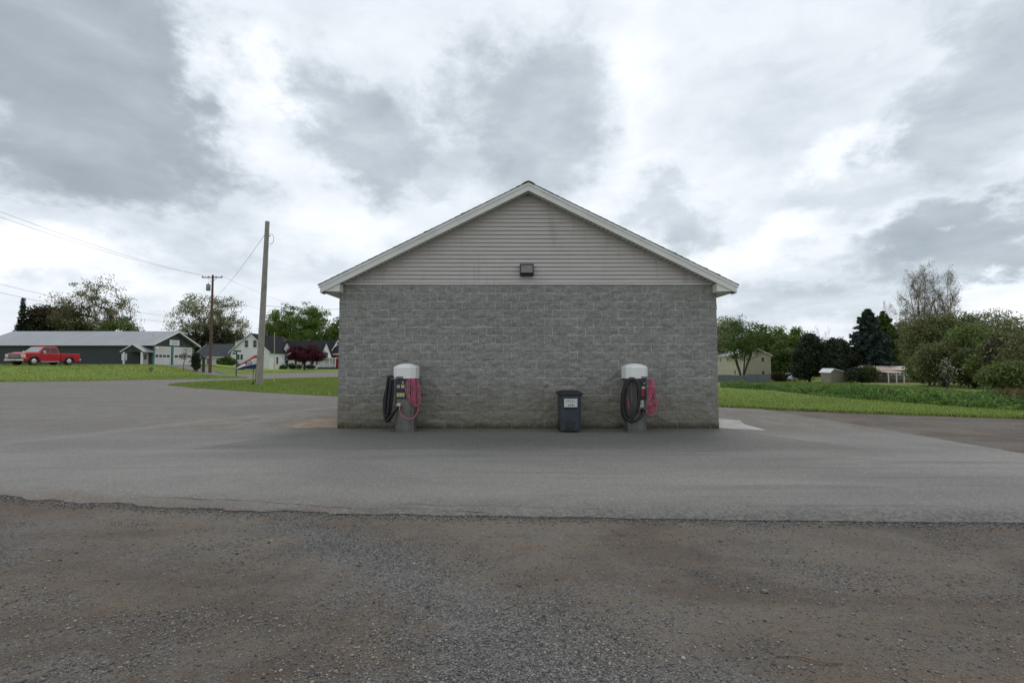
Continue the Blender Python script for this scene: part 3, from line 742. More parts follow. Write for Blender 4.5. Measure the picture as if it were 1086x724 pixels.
PX, PY = AX(223, 60), 60.0; pz0 = terr(PX, PY); PT = AZ(291.5, PY)
tv = AZ(294.2, PY)
def util_pole(x, y, H, label, full=True):
    z0 = terr(x, y); e = empty('utility_pole', (x, y, z0), 0, label, 'pole', None)
    mb = MB(); mb.tube([(0, 0, -.3 + (H + .3) * i / 8) for i in range(9)], [.19 - .07 * i / 8 for i in range(9)], 12); mb.build('shaft', M_poler, e)
    za = H - .35
    mb = MB(); mb.box(-1.35, 1.35, -.17, -.06, za - .06, za + .06); mb.build('crossarm', M_poler, e)
    for s_ in (-1, 1):
        mb = MB(); mb.tube([(s_ * .6, -.1, za - .05), (0, -.14, za - .75)], .02, 6); mb.build('brace', M_galv, e)
    for px_ in (-1.25, -.45, .5, 1.25):
        mb = MB(); mb.tube([(px_, -.115, za + .06), (px_, -.115, za + .1), (px_, -.115, za + .16), (px_, -.115, za + .22)], [.03, .06, .075, .03], 8); mb.build('insulator', M_galv, e)
    mb = MB(); mb.tube([(-.48, -.1, za - 1.75), (-.48, -.1, za - 1.7), (-.48, -.1, za - .95), (-.48, -.1, za - .88)], [.22, .26, .26, .18], 14); o = mb.build('transformer', M_galv, e)
    mb = MB(); mb.tube([(-.48, -.1, za - .88), (-.48, -.1, za - .62)], [.05, .03], 8); mb.build('bushing', M_galv, o)
    return e, za + z0
pole2, zarm = util_pole(PX, PY, PT - pz0, 'brown utility pole with crossarm and transformer beside the street')
pole3, zarm3 = util_pole(-33.5, 22.0, 12.9, 'brown utility pole near the lot, carrying the near ends of the street wires')
def wire(name, a, b, sag, r, label, group=None):
    a, b = Vector(a), Vector(b); k = 24
    P = [a + (b - a) * (i / k) + Vector((0, 0, -4 * sag * (i / k) * (1 - i / k))) for i in range(k + 1)]
    mb = MB(); mb.tube(P, r, 5, True); return tag(mb.build(name, M_wire), label, 'wire', group)
g_ = 'overhead lines along the street'
wire('power_line', (PX - 1.25, PY - .1, zarm + .2), (-34.7, 22, zarm3 + .2), .7, .011, 'upper power line running from the crossarm up to the left edge', g_)
wire('power_line', (PX - .45, PY - .1, zarm + .2), (-33.0, 22, zarm3 - .9), .8, .010, 'second power line running just below the topmost one to the left edge', g_)
wire('power_line', (PX + 1.25, PY - .1, zarm + .2), (-37, 110, 12.6), 1.5, .012, 'power line running from the crossarm rightwards behind the thick bare pole', g_)
wire('power_line', (PX + .2, PY, PT - 2.6), (-37, 110, 10.4), 1.2, .011, 'lower power line running from the utility pole right towards the block building', g_)
wire('cable', (PX - .2, PY, AZ(338, 60)), (-33.2, 22, 7.6), .9, .010, 'upper phone cable crossing in front of the budding tree', g_)
wire('cable', (PX - .2, PY, AZ(344, 60)), (-33.2, 22, 7.1), .9, .011, 'lowest phone cable crossing in front of the dark conifers', g_)
q = on_pole(.91); wire('service_wire', (q.x - .2, q.y, q.z), (PX + .1, PY, AZ(318, 60)), .35, .011, 'service wire slanting from the thick bare pole down to the utility pole')
q = on_pole(.5); wire('service_wire', (q.x + .2, q.y, AZ(324, gy)), (-13.5, 42, AZ(327, 42)), .15, .012, 'service wire running from the middle of the thick bare pole to the right')

# flag of the OPEN kind, hoisted on a thin staff beside the thick pole, its fly end fallen
M_fr = simple('flag_red', (.42, .035, .04), .8, .1, 4); M_fw = simple('flag_white', (.72, .7, .7), .8, .05, 4); M_fb = simple('flag_navy', (.03, .03, .15), .8, .1, 4)
fgx, fgy = G(270.6, 408); fY = fgy
fl = empty('flag', (fgx, fgy, .06), 0, 'red, white and blue lettered flag drooping to the left of the thick bare pole', 'flag')
hoist = AX(273.4, fY) - fgx; tip = AX(249.5, fY) - fgx
mb = MB(); mb.tube([(0, 0, -.2), (0, 0, .5), (.06, 0, 1.2), (hoist, 0, AZ(375, fY))], .018, 8); mb.build('staff', M_black, fl)
zt, zb_ = AZ(376.5, fY) - .06, AZ(391, fY) - .06
def flag_pt(u, v):                      # u 0 hoist..1 fly, v 0 bottom..1 top
    x = hoist + (tip - hoist) * u
    top_ = zt - (zt - zb_ - .06) * max(0, (u - .12)) ** 1.1 / .88 ** 1.1 * 1.0
    bot = zb_ - .02 * math.sin(u * 9) - .05 * u
    y = .05 * math.sin(u * 13 + v * 2) * u + .05 * math.sin(v * 6 + u * 4)
    return Vector((x, y, bot + (top_ - bot) * v))
def fpatch(name, v0, v1, m):
    mb = MB(); nu, nv = 30, 5; vs = []
    for off in (0, .006):
        for i in range(nu + 1):
            for j in range(nv + 1):
                p = flag_pt(i / nu, v0 + (v1 - v0) * j / nv); p.y += off; vs.append(tuple(p))
    M_ = (nu + 1) * (nv + 1); fs = []
    for i in range(nu):
        for j in range(nv):
            a = i * (nv + 1) + j; f = (a, a + nv + 1, a + nv + 2, a + 1); fs.append(f); fs.append(tuple(q + M_ for q in f[::-1]))
    mb.add(vs, fs, True); return mb.build(name, m, fl)
fpatch('red_stripe', .78, 1, M_fr); wh = fpatch('white_field', .36, .78, M_fw); fpatch('blue_stripe', 0, .36, M_fb)
mb = MB()                                # letters seen from the back: O, then mirrored P, running away from the hoist
def stroke(pts, wd=.02):
    for (a, b) in zip(pts[:-1], pts[1:]):
        for k in range(6):
            p, q2 = [(a[0] + (b[0] - a[0]) * t, a[1] + (b[1] - a[1]) * t) for t in (k / 6, (k + 1) / 6)]
            P_, Q_ = flag_pt(*p), flag_pt(*q2); P_.y -= .012; Q_.y -= .012; mb.tube([P_, Q_], wd * .9, 6)
stroke([(.33 + .07 * math.cos(t * math.pi / 6), .575 + .15 * math.sin(t * math.pi / 6)) for t in range(13)], .026)
stroke([(.47, .4), (.47, .74), (.53, .74), (.57, .67), (.53, .58), (.47, .56)], .024)
mb.build('lettering', M_fb, wh)
# stake, slim yellow marker, street sign, dark post
sx, sy = G(268.2, 408.6)
e = empty('stake', (sx, sy, .05), 0, 'short dark stake in the grass just left of the flag staff', 'stake')
mb = MB(); mb.tube([(0, 0, -.1), (.0, 0, .9), (.05, 0, AZ(391, sy) - .05)], .022, 8); mb.build('rod', M_black, e)
mb = MB(); mb.loft([ring(.07, .05, .02, z) for z in (-.02, .16)], True, False); mb.build('boot', M_black, e)
M_gy = simple('yellow_plastic', (.5, .46, .16), .5, .1, 4)
sx, sy = G(290.7, 407); e = empty('guy_marker', (sx, sy, .05), 0, 'thin yellow marker rod standing just right of the thick bare pole', 'marker')
mb = MB(); mb.tube([(0, 0, -.1), (-.02, 0, 1.6)], .035, 8); mb.build('sleeve', M_gy, e)
mb = MB(); mb.tube([(-.02, 0, 1.6), (-.06, 0, AZ(353, sy) - .05)], .022, 8); mb.build('rod', simple('pale_rod', (.42, .42, .32), .6), e)
sx, sy = G(250.4, 399.5); e = empty('street_sign', (sx, sy, terr(sx, sy)), 0, 'green street name sign on a slim post in front of the white house', 'sign')
M_sg = simple('sign_green', (.015, .05, .04), .5, .1, 4); H_ = AZ(373, sy)
mb = MB(); mb.tube([(0, 0, -.1), (0, 0, H_)], .055, 8); mb.build('post', M_black, e)
mb = MB(); mb.box(-.3, .42, -.02, .02, H_ + .003, H_ + .17, Matrix.Rotation(R(12), 4, 'Z')); mb.build('name_blade', M_sg, e)
mb = MB(); mb.box(-.42, .1, -.02, .02, H_ - .27, H_ - .1, Matrix.Rotation(R(65), 4, 'Z') @ Matrix.Translation((-.1, -.08, 0))); mb.build('name_blade', M_sg, e)
for px_, lbl in ((216, 'dark square post standing on the left lawn, right of the small round evergreens'),):
    sx, sy = AX(px_, 60), 60.0; e = empty('mailbox_post', (sx, sy, terr(sx, sy)), 0, lbl, 'post')
    mb = MB(); mb.box(-.12, .12, -.12, .12, -.1, 1.75); mb.build('post', M_black, e)
    mb = MB(); mb.prism([(-.2, 1.753), (.2, 1.753), (.2, 1.95), (.1, 2.08), (-.1, 2.08), (-.2, 1.95)], -.3, .3, 'y'); mb.build('box', M_black, e)

# ------------------------------------------------------------------ houses
M_win = simple('window_glass', (.03, .035, .045), .12, .3, 1.5)
M_white = simple('white_clapboard', (.62, .63, .62), .6, .05, 1.0, dirt=((.5, .5, .48), .4))
M_wtrim = simple('white_paint', (.7, .7, .69), .5, .04, 2)
M_rdark = simple('dark_roof', (.022, .023, .026), .95, .25, 1.4, spec=.1)
M_rgrey = simple('grey_roof', (.065, .068, .074), .9, .2, 1.4, spec=.1)
def mat_metal_roof(name, c, ribs=1.0, axis=0):
    m, nt, b = new_mat(name); n = N(nt); v = n.coord(); X = n.xyz(v)[axis]
    cc = n.mix(n.ramp(n.noise(n.mapping(v, scale=(1, .2, 1)), .5, 5, .6), .3, .7), tuple(q * .85 for q in c), c)
    f = n.m('FRACT', n.m('MULTIPLY', X, ribs)); line = n.ramp(f, .9, .96)
    cc = n.mix(n.m('MULTIPLY', line, .25), cc, (.1, .1, .1))
    n.link(cc, b.inputs['Base Color']); b.inputs['Roughness'].default_value = .55
    n.link(n.bump(line, .6, .03), b.inputs['Normal']); return m
def mat_clad(name, c, per=.22, axis=2, depth=.02):
    m, nt, b = new_mat(name); n = N(nt); v = n.coord(); X = n.xyz(v)[axis]
    if axis == 0: X = n.m('ADD', X, n.xyz(v)[1])
    f = n.m('FRACT', n.m('MULTIPLY', X, 1 / per))
    cc = n.mix(n.ramp(n.noise(v, .7, 5, .6), .3, .7), tuple(q * .88 for q in c), c)
    cc = n.mix(n.ramp(f, .86, 1.0, 0, .35), cc, tuple(q * .45 for q in c))
    n.link(cc, b.inputs['Base Color']); b.inputs['Roughness'].default_value = .6
    n.link(n.bump(f, .5, depth), b.inputs['Normal']); return m
M_white = mat_clad('white_clapboard', (.82, .82, .8))
def house(name, label, x, y, z, w_, d_, eave, ridge, along, mw, mr, ov=.35, rz=0.0, cat='house', thick=.14, group=None, mt=None):
    e = empty(name, (x, y, z), rz, label, cat, group)
    if along == 'y': prof = [(-w_ / 2, -.6), (w_ / 2, -.6), (w_ / 2, eave), (0, ridge), (-w_ / 2, eave)]; mb = MB(); mb.prism(prof, 0, d_, 'y')
    else: prof = [(0, -.6), (d_, -.6), (d_, eave), (d_ / 2, ridge), (0, eave)]; mb = MB(); mb.prism(prof, -w_ / 2, w_ / 2, 'x')
    mb.build('wall', mw, e)
    half = (w_ if along == 'y' else d_) / 2; sl = (ridge - eave) / half; mb = MB()
    c = 0 if along == 'y' else d_ / 2
    zt = ridge + .02; ex = half + ov; ze = zt - sl * ex
    prof = [(c, zt + thick), (c + ex, ze + thick), (c + ex, ze), (c, zt), (c - ex, ze), (c - ex, ze + thick)]
    if along == 'y': mb.prism(prof, -ov, d_ + ov, 'y')
    else: mb.prism(prof, -w_ / 2 - ov, w_ / 2 + ov, 'x')
    rf = mb.build('roof', mr, e)
    if mt:
        mb = MB(); pr = [(c, zt + thick + .012), (c + ex + .02, ze + thick + .012), (c + ex + .02, ze - .06), (c, zt - .06), (c - ex - .02, ze - .06), (c - ex - .02, ze + thick + .012)]
        for a, b in (((-ov - .05, -ov - .005), (d_ + ov + .005, d_ + ov + .05)) if along == 'y' else ((-w_ / 2 - ov - .05, -w_ / 2 - ov - .005), (w_ / 2 + ov + .005, w_ / 2 + ov + .05))):
            mb.prism(pr, a, b, 'y' if along == 'y' else 'x'); mb.build('roof_trim', mt, e); mb = MB()
        if along == 'x': mb.box(-w_ / 2 - ov, w_ / 2 + ov, c - ex - .035, c - ex - .003, ze - .08, ze + thick); mb.build('eave_trim', mt, e)
    return e, rf
def window(e, face, u, z, w_, h_, W=0, D=0, mf=None, glass=None, name='window', label=None, mull=True):
    T = Matrix.Identity(4)
    if face == 'front': T = Matrix.Translation((u, -.0, z))
    elif face == 'right': T = Matrix.Translation((W / 2, u, z)) @ Matrix.Rotation(R(90), 4, 'Z')
    elif face == 'left': T = Matrix.Translation((-W / 2, u, z)) @ Matrix.Rotation(R(-90), 4, 'Z')
    mf = mf or M_wtrim; a = .09; mb = MB()
    for b in ((-w_ / 2 - a, w_ / 2 + a, h_, h_ + a), (-w_ / 2 - a, w_ / 2 + a, -a, 0), (-w_ / 2 - a, -w_ / 2, 0, h_), (w_ / 2, w_ / 2 + a, 0, h_)): mb.box(b[0], b[1], -.06, -.002, b[2], b[3], T)
    if mull: mb.box(-w_ / 2, w_ / 2, -.045, -.012, h_ / 2 - .025, h_ / 2 + .025, T)
    f = mb.build(name, mf, e)
    mb = MB(); mb.box(-w_ / 2, w_ / 2, -.02, -.004, 0, h_, T); mb.build('pane', glass or M_win, f)
    if label: f['label'] = label
    return f

# --- long green metal building with two garage doors
M_gclad = mat_clad('dark_green_cladding', (.03, .042, .042), .3, 0, .02)
M_groof = mat_metal_roof('grey_metal_roof', (.30, .31, .33), 1.0, 0)
M_gtrim = simple('green_trim', (.05, .17, .13), .5, .08, 2)
GX, GY0, GY1 = -49.3, 63.0, 71.3
gw = 23.2; gz = .88
e, rf = house('green_building', 'long dark green metal-clad building with grey roof and two white garage doors, left side', GX - gw / 2, GY0, gz, gw, GY1 - GY0, AZ(365.5, 62.6) - gz + .2, AZ(351.5, 67.2) - gz - .1, 'x', M_gclad, M_groof, .55, 0, 'building', .12, None, M_wtrim)
gd = GY1 - GY0
M_door = mat_clad('white_sectional_door', (.6, .6, .57), .6, 2, .03)
for (y0, y1) in ((.35, 3.15), (3.95, 7.55)):
    yc = (y0 + y1) / 2; T = Matrix.Translation((gw / 2, yc, 0)) @ Matrix.Rotation(R(90), 4, 'Z'); hw_ = (y1 - y0) / 2
    mb = MB(); mb.box(-hw_, hw_, -.05, -.003, -.05, 2.75, T); dr = mb.build('garage_door', M_door, e)
    mb = MB(); mb.box(-hw_ - .12, hw_ + .12, -.09, -.003, 2.755, 2.93, T); mb.box(-hw_ - .12, -hw_ - .003, -.09, -.003, -.05, 2.75, T); mb.box(hw_ + .003, hw_ + .12, -.09, -.003, -.05, 2.75, T); mb.build('door_frame', M_wtrim, e)
    for k in range(4):
        cx_ = -hw_ + (k + .5) * 2 * hw_ / 4; mb = MB(); mb.box(cx_ - hw_ * .19, cx_ + hw_ * .19, -.062, -.0515, 1.42, 1.75, T); mb.build('door_pane', M_win, dr)
for yy in (.12, 3.55, 7.95):
    mb = MB(); mb.box(gw / 2 + .003, gw / 2 + .12, yy - .14, yy + .14, -.3, 2.7 if yy != 3.55 else 3.2); mb.build('pilaster', M_gtrim, e)
mb = MB(); T = Matrix.Translation((gw / 2, 3.9, 0)) @ Matrix.Rotation(R(90), 4, 'Z'); mb.box(-.95, .95, -.12, -.01, 3.15, 3.95, T); sgn = mb.build('sign_board', M_wtrim, e)
mb = MB()
for zz_, ln in ((3.72, 1.2), (3.5, .9), (3.32, 1.3)):
    q = -ln / 2
    while q < ln / 2:
        wd = random.uniform(.06, .16); mb.box(q, q + wd, -.128, -.1215, zz_, zz_ + .07, T); q += wd + random.uniform(.02, .07)
mb.build('lettering', M_gtrim, sgn)
window(e, 'front', AX(73.5, 63) - (GX - gw / 2), 1.25, .62, .55, mull=False)
mb = MB(); mb.tube([(gw / 2 - 2.0, gd * .3, 3.6), (gw / 2 - 2.0, gd * .3, 4.6)], .08, 8); mb.build('vent_pipe', M_galv, rf)
mb = MB(); mb.tube([(gw / 2 + .1, .15, 2.6), (gw / 2 + .5, .1, 2.75), (gw / 2 + .5, .1, 2.6)], [.05, .1, .16], 8); mb.build('yard_lamp', M_wtrim, e)
# porch
pcx = (AX(127.5, 61.4) + AX(153.5, 61.4)) / 2 - (GX - gw / 2); pw = AX(153.5, 61.4) - AX(127.5, 61.4)
pr_ = MB(); ez = AZ(372.5, 61.4) - gz; rz_ = AZ(364.5, 61.4) - gz; hw_ = pw / 2
def pg(t): return [(pcx, rz_ + t), (pcx + hw_, ez + t), (pcx + hw_, ez - .12 + t), (pcx, rz_ - .14 + t), (pcx - hw_, ez - .12 + t), (pcx - hw_, ez + t)]
pr_.prism(pg(0), -1.7, -.004, 'y'); pr = pr_.build('porch_roof', M_groof, e)
mb = MB(); mb.prism(pg(.01), -1.74, -1.703, 'y'); mb.build('porch_fascia', M_wtrim, pr)
mb = MB(); mb.prism([(pcx - hw_ + .2, ez - .1), (pcx + hw_ - .2, ez - .1), (pcx, rz_ - .15)], -1.55, -1.5, 'y'); mb.build('porch_gable', M_rgrey, e)
for sx in (-1, 1):
    mb = MB(); mb.box(pcx + sx * (hw_ - .45) - .09, pcx + sx * (hw_ - .45) + .09, -1.65, -1.47, -.3, ez - .1 + .05); mb.build('porch_post', M_wtrim, e)
mb = MB(); mb.box(pcx - .0, pcx + .85, -.06, -.003, 0, 2.05); dr = mb.build('entry_door', M_door, e)
mb = MB(); mb.box(pcx + .28, pcx + .62, -.07, -.061, 1.1, 1.8); mb.build('door_pane', M_win, dr)
mb = MB(); mb.box(pcx - hw_ + .02, pcx - hw_ + .72, -1.45, -1.4, 1.0, 1.9); mb.build('notice_panel', M_wtrim, e)
mb = MB(); mb.box(pcx - hw_, pcx + hw_, -1.8, -.004, -.3, .06); mb.build('porch_slab', M_conc, e)

# --- white house with the front gable and dormer
hx0, hx1 = AX(244.5, 96), AX(285.5, 96); hW = hx1 - hx0; hz = .1
e, rf = house('white_house', 'white two-storey house with dark roof and steep gable behind the street sign', (hx0 + hx1) / 2, 96, hz, hW, 13, AZ(373, 96) - hz, AZ(354, 96) - hz, 'y', M_white, M_rdark, .3, 0, 'house', .15, None, M_wtrim)
def hu(px): return AX(px, 96) - (hx0 + hx1) / 2
for p in (261, 270): window(e, 'front', hu(p), AZ(368, 96) - hz, .75, 1.4)
for p in (252.8, 256.2): window(e, 'front', hu(p), AZ(381, 96) - hz, .5, 1.0)
window(e, 'front', hu(278), AZ(384, 96) - hz, .7, 1.4)
mb = MB(); hr = AZ(354, 96) - hz; he = AZ(373, 96) - hz
xl_ = -hW / 2 + .25; mb.prism([(xl_, he + .25), (xl_, hr - 1.5), (-.5, hr - .55), (-.5, hr - 2)], 1.0, 9, 'y'); o = mb.build('dormer', M_white, e)
mb = MB(); mb.prism([(xl_ - .35, hr - 1.62), (xl_ - .35, hr - 1.48), (-.1, hr - .12), (-.1, hr - .26)], .7, 9.3, 'y'); mb.build('dormer_roof', M_rgrey, o)
mb = MB(); mb.box(.1, .8, 4.5, 5.2, hr - .3, hr + 1.2); mb.build('chimney', simple('brick_red', (.09, .06, .055), .9), rf)
for sx_ in (-1,):
    window(e, 'right', 3.2, 1.2, .9, 1.4, W=hW); window(e, 'right', 7.0, 1.2, .9, 1.4, W=hW)

# --- cottage behind the purple maple, with two cross gables
bx0, bx1 = AX(294, 104), AX(349.3, 104); bW = bx1 - bx0; bc = (bx0 + bx1) / 2
e, rf = house('white_cottage', 'white cottage with dark roof and two small front gables behind the purple tree', bc, 104, hz, bW, 8, AZ(373.5, 104) - hz, AZ(361.5, 108) - hz, 'x', M_white, M_rdark, .3, 0, 'house', .15, None, M_wtrim)
for p, ww, tp in ((303.5, 2.9, 362.5), (345.5, 2.3, 363)):
    u = AX(p, 103) - bc; z1 = AZ(tp, 103) - hz; z0 = AZ(377, 103) - hz
    mb = MB(); mb.prism([(u - ww / 2, -.4), (u + ww / 2, -.4), (u + ww / 2, z0), (u, z1), (u - ww / 2, z0)], -.8, 3.5, 'y'); wg = mb.build('cross_gable', M_white, e)
    mb = MB(); s2 = (z1 - z0) / (ww / 2); h2 = ww / 2 + .2
    mb.prism([(u, z1 + .14), (u + h2, z1 + .14 - s2 * h2), (u + h2, z1 + .02 - s2 * h2), (u, z1 + .02), (u - h2, z1 + .02 - s2 * h2), (u - h2, z1 + .14 - s2 * h2)], -1.0, 3.6, 'y'); mb.build('gable_roof', M_rdark, wg)
    f = window(wg, 'front', u, z0 - 2.3 if p < 310 else z0 - .6, .8, 1.3); f.location.y = -.8
for p in (313, 322, 331, 337): window(e, 'front', AX(p, 104) - bc, 1.0, .8, 1.3)
# porch on the right
u0, u1 = AX(338, 102.5) - bc, AX(357, 102.5) - bc
mb = MB(); mb.box(u0, u1, -2.1, -.85, 2.35, 2.5); mb.build('porch_roof', M_wtrim, e)
for k in range(4):
    xx = u0 + .15 + (u1 - u0 - .3) * k / 3; mb = MB(); mb.box(xx - .08, xx + .08, -2.05, -1.9, -.3, 2.347); mb.build('porch_post', M_wtrim, e)
mb = MB()
for k in range(22):
    xx = u0 + .2 + (u1 - u0 - .4) * k / 21; mb.box(xx - .025, xx + .025, -2.0, -1.95, .4, 1.0)
mb.box(u0, u1, -2.02, -1.93, 1.003, 1.08); mb.build('railing', M_wtrim, e)
mb = MB(); mb.box(u0, u1, -2.1, -.85, -.3, .38); mb.build('porch_deck', M_rgrey, e)

M_barn = mat_clad('red_boards', (.27, .03, .035), .25, 0)
e, rf = house('red_barn', 'red boarded outbuilding seen at the left edge of the block building', AX(350.5, 104.6) + 3.9, 104.6, hz, 7.5, 7, AZ(375, 104.6) - hz, AZ(367, 108) - hz, 'x', M_barn, M_rdark, .3, 0, 'barn', .14, None, M_wtrim)
window(e, 'front', -3.0, 1.0, .5, 1.0, mf=M_wtrim); window(e, 'front', -1.7, 1.0, .5, 1.0, mf=M_wtrim)

# --- low white house with grey roof
lx0, lx1 = AX(206, 99), AX(246, 99)
e, rf = house('low_white_house', 'low white house with long grey roof behind the round-topped shrub', (lx0 + lx1) / 2, 99, .35, lx1 - lx0, 9, 2.5, 5.2, 'x', M_white, M_rgrey, .4, 0, 'house', .15, None, M_wtrim)
for k in range(4): window(e, 'front', -3 + k * 2.1, .9, .8, 1.1)

# --- beige two storey house on the right
M_beige = mat_clad('beige_siding', (.47, .43, .32), .25)
M_rlight = mat_metal_roof('pale_metal_roof', (.5, .51, .52), 1.6, 1)
bz = terr(50, 100); hx0, hx1 = AX(789, 100), AX(817.5, 100); hW = hx1 - hx0
e, rf = house('beige_house', 'beige two-storey house with pale metal roof behind the grey fence', (hx0 + hx1) / 2, 100, bz, hW, 13.5, AZ(377, 100) - bz, AZ(370, 100) - bz, 'y', M_beige, M_rlight, .25, 0, 'house', .14, None, M_wtrim)
hc = (hx0 + hx1) / 2
for py_ in (383, 397.5): window(e, 'front', AX(809, 100) - hc, AZ(py_, 100) - bz, .5, .75, mf=M_beige)
for u in (3.5, 7.5, 11): window(e, 'left', u, AZ(383, 100) - bz, .6, .8, W=hW, mf=M_beige)
for u in (4.0,): window(e, 'left', u, AZ(397, 100) - bz, .6, .8, W=hW, mf=M_beige)

# grey panel fence in two runs
M_fence = mat_clad('grey_fence_boards', (.13, .14, .15), .3, 0)
def fence(px0, px1, Y0, Y1, top, label):
    a = Vector((AX(px0, Y0), Y0)); b = Vector((AX(px1, Y1), Y1)); L = (b - a).length; ang = math.atan2(b.y - a.y, b.x - a.x)
    e = empty('panel_fence', (a.x, a.y, terr(a.x, a.y)), ang, label, 'fence', None)
    n_ = max(1, round(L / 2.4))
    for k in range(n_):
        mb = MB(); mb.box(k * L / n_ + .06, (k + 1) * L / n_ - .06, -.03, .03, -.2, top - .03 * (k % 2)); mb.build('panel', M_fence, e)
    for k in range(n_ + 1):
        mb = MB(); mb.box(k * L / n_ - .057, k * L / n_ + .057, -.06, .06, -.3, top + .06); mb.build('post', M_fence, e)
    return e
fence(756, 791.5, 88, 86, 1.35, 'longer grey board fence run left of the forked tree trunk')
fence(792.5, 816.5, 83, 83, 1.45, 'shorter grey board fence run in front of the beige gable end')

# small pale house and parked vehicles behind
z_ = terr(75, 125)
e, rf = house('pale_cottage', 'small pale house with pale roof behind the parked vehicles', AX(834.5, 125), 125, z_, 4.6, 6, AZ(390, 125) - z_, AZ(384.5, 127) - z_, 'x', simple('grey_green_siding', (.16, .17, .13), .7), simple('pale_roof', (.27, .28, .24), .7), .3)
window(e, 'front', .8, 1.2, .7, .8)
# shed
z_ = terr(57, 80); sw = AX(897.5, 80) - AX(880.5, 80)
M_shed = mat_clad('tan_shed_boards', (.27, .24, .18), .25, 0)
e = empty('garden_shed', ((AX(897.5, 80) + AX(880.5, 80)) / 2, 80, z_), 0, 'small tan shed with light metal roof between the dark cedar and the round hedge', 'shed')
s0, s1 = AZ(395.5, 80) - z_, AZ(391.5, 80) - z_
mb = MB(); mb.prism([(-sw / 2, -.4), (sw / 2, -.4), (sw / 2, s0), (-sw * .32, s1), (-sw / 2, s0 + .1)], 0, 2.6, 'y'); mb.build('wall', M_shed, e)
mb = MB(); mb.prism([(sw / 2 + .25, s0 - .02), (sw / 2 + .25, s0 + .12), (-sw * .32, s1 + .15), (-sw / 2 - .2, s0 + .12), (-sw / 2 - .2, s0), (-sw * .32, s1 + .02)], -.25, 2.8, 'y'); mb.build('roof', simple('bright_metal_roof', (.62, .64, .66), .5), e)
mb = MB(); mb.box(.1, .9, -.04, -.003, 0, 1.7); mb.build('door', M_shed, e)
# trailer home
z_ = terr(65, 80); tw = AX(972, 80) - AX(923, 80)
M_pink = mat_metal_roof('faded_pink_roof', (.55, .42, .36), 1.0, 0)
e = empty('trailer_home', ((AX(972, 80) + AX(923, 80)) / 2, 80, z_), R(-3), 'low mobile home with faded pinkish roof partly hidden by the thicket', 'mobile home')
t0 = AZ(392.8, 80) - z_; t1 = AZ(389, 80) - z_
mb = MB(); mb.box(-tw / 2, tw / 2, 0, 4, .5, t0); mb.build('wall', mat_clad('tan_brown_siding', (.16, .13, .1), .25), e)
mb = MB(); mb.box(-tw * .02, tw * .5, -.03, -.003, 1.3, t0 - .003); mb.build('pale_wall_band', simple('pale_band', (.34, .34, .3), .6), e)
mb = MB(); mb.prism([(-.5, t0 + .003), (4.3, t0 + .003), (4.3, t0 + .1), (2, t1 + .15), (-.5, t0 + .12)], -tw / 2 - .3, tw / 2 + .3, 'x'); mb.build('roof', M_pink, e)
mb = MB(); mb.box(-tw / 2, tw / 2, .05, 3.9, -.5, .497); mb.build('skirting', simple('skirting', (.11, .06, .05), .8), e)
for u in (-.3, -.1, .06, .17, .3, .42): 
    f = window(e, 'front', u * tw, 1.35, .7, .65, mull=False); f.location.y = -.03
mb = MB(); mb.prism([(-3.4, t0 - .35), (-3.4, t0 - .25), (.3, t0 + .02), (.3, t0 - .08)], -tw * .42, -tw * .08, 'x'); mb.build('awning', M_pink, e)
for u in (-.41, -.25, -.1):
    mb = MB(); mb.box(u * tw - .06, u * tw + .06, -3.3, -3.18, -.4, t0 - .345); mb.build('awning_post', M_wtrim, e)

# ------------------------------------------------------------------ vehicles
M_carred = simple('red_car_paint', (.4, .006, .01), .3, .1, .8, spec=.3, coat=.25)
M_chrome = simple('chrome', (.55, .56, .57), .25, .05, 4, .9)
M_tyre = simple('tyre_rubber', (.018, .018, .018), .85, .2, 8)
M_glass = simple('car_glass', (.035, .045, .05), .06, .1, 1)
M_wsh = simple('windscreen_glass', (.3, .33, .34), .12, .1, 1, .6)  # bright sky reflection painted in as a pale grey-blue base, partly metallic
M_hl = simple('headlamp_glass', (.6, .6, .58), .15, .1, 4)
M_fog = simple('amber_lamp', (.5, .3, .08), .3, .1, 4)
M_grille = simple('black_grille', (.012, .012, .013), .4, .3, 20)
def wheel(e, x, y, r=.4, wd=.26, s_=1):
    mb = MB(); mb.tube([(x, y - wd / 2, r), (x, y - wd * .38, r), (x, y + wd * .38, r), (x, y + wd / 2, r)], [r * .9, r, r, r * .9], 26); wl_ = mb.build('wheel', M_tyre, e)
    mb = MB(); yo = y + s_ * (wd / 2 + .004)
    mb.tube([(x, yo - s_ * .02, r), (x, yo, r), (x, yo + s_ * .006, r)], [r * .62, r * .6, r * .35], 20); rim = mb.build('rim', M_chrome, wl_)
    mb = MB()
    for k in range(6):
        a = k * math.pi / 3; c_ = Vector((x + math.cos(a) * r * .42, yo + s_ * .004, r + math.sin(a) * r * .42)); mb.tube([c_, c_ + Vector((0, s_ * .008, 0))], r * .11, 8)
    return wl_
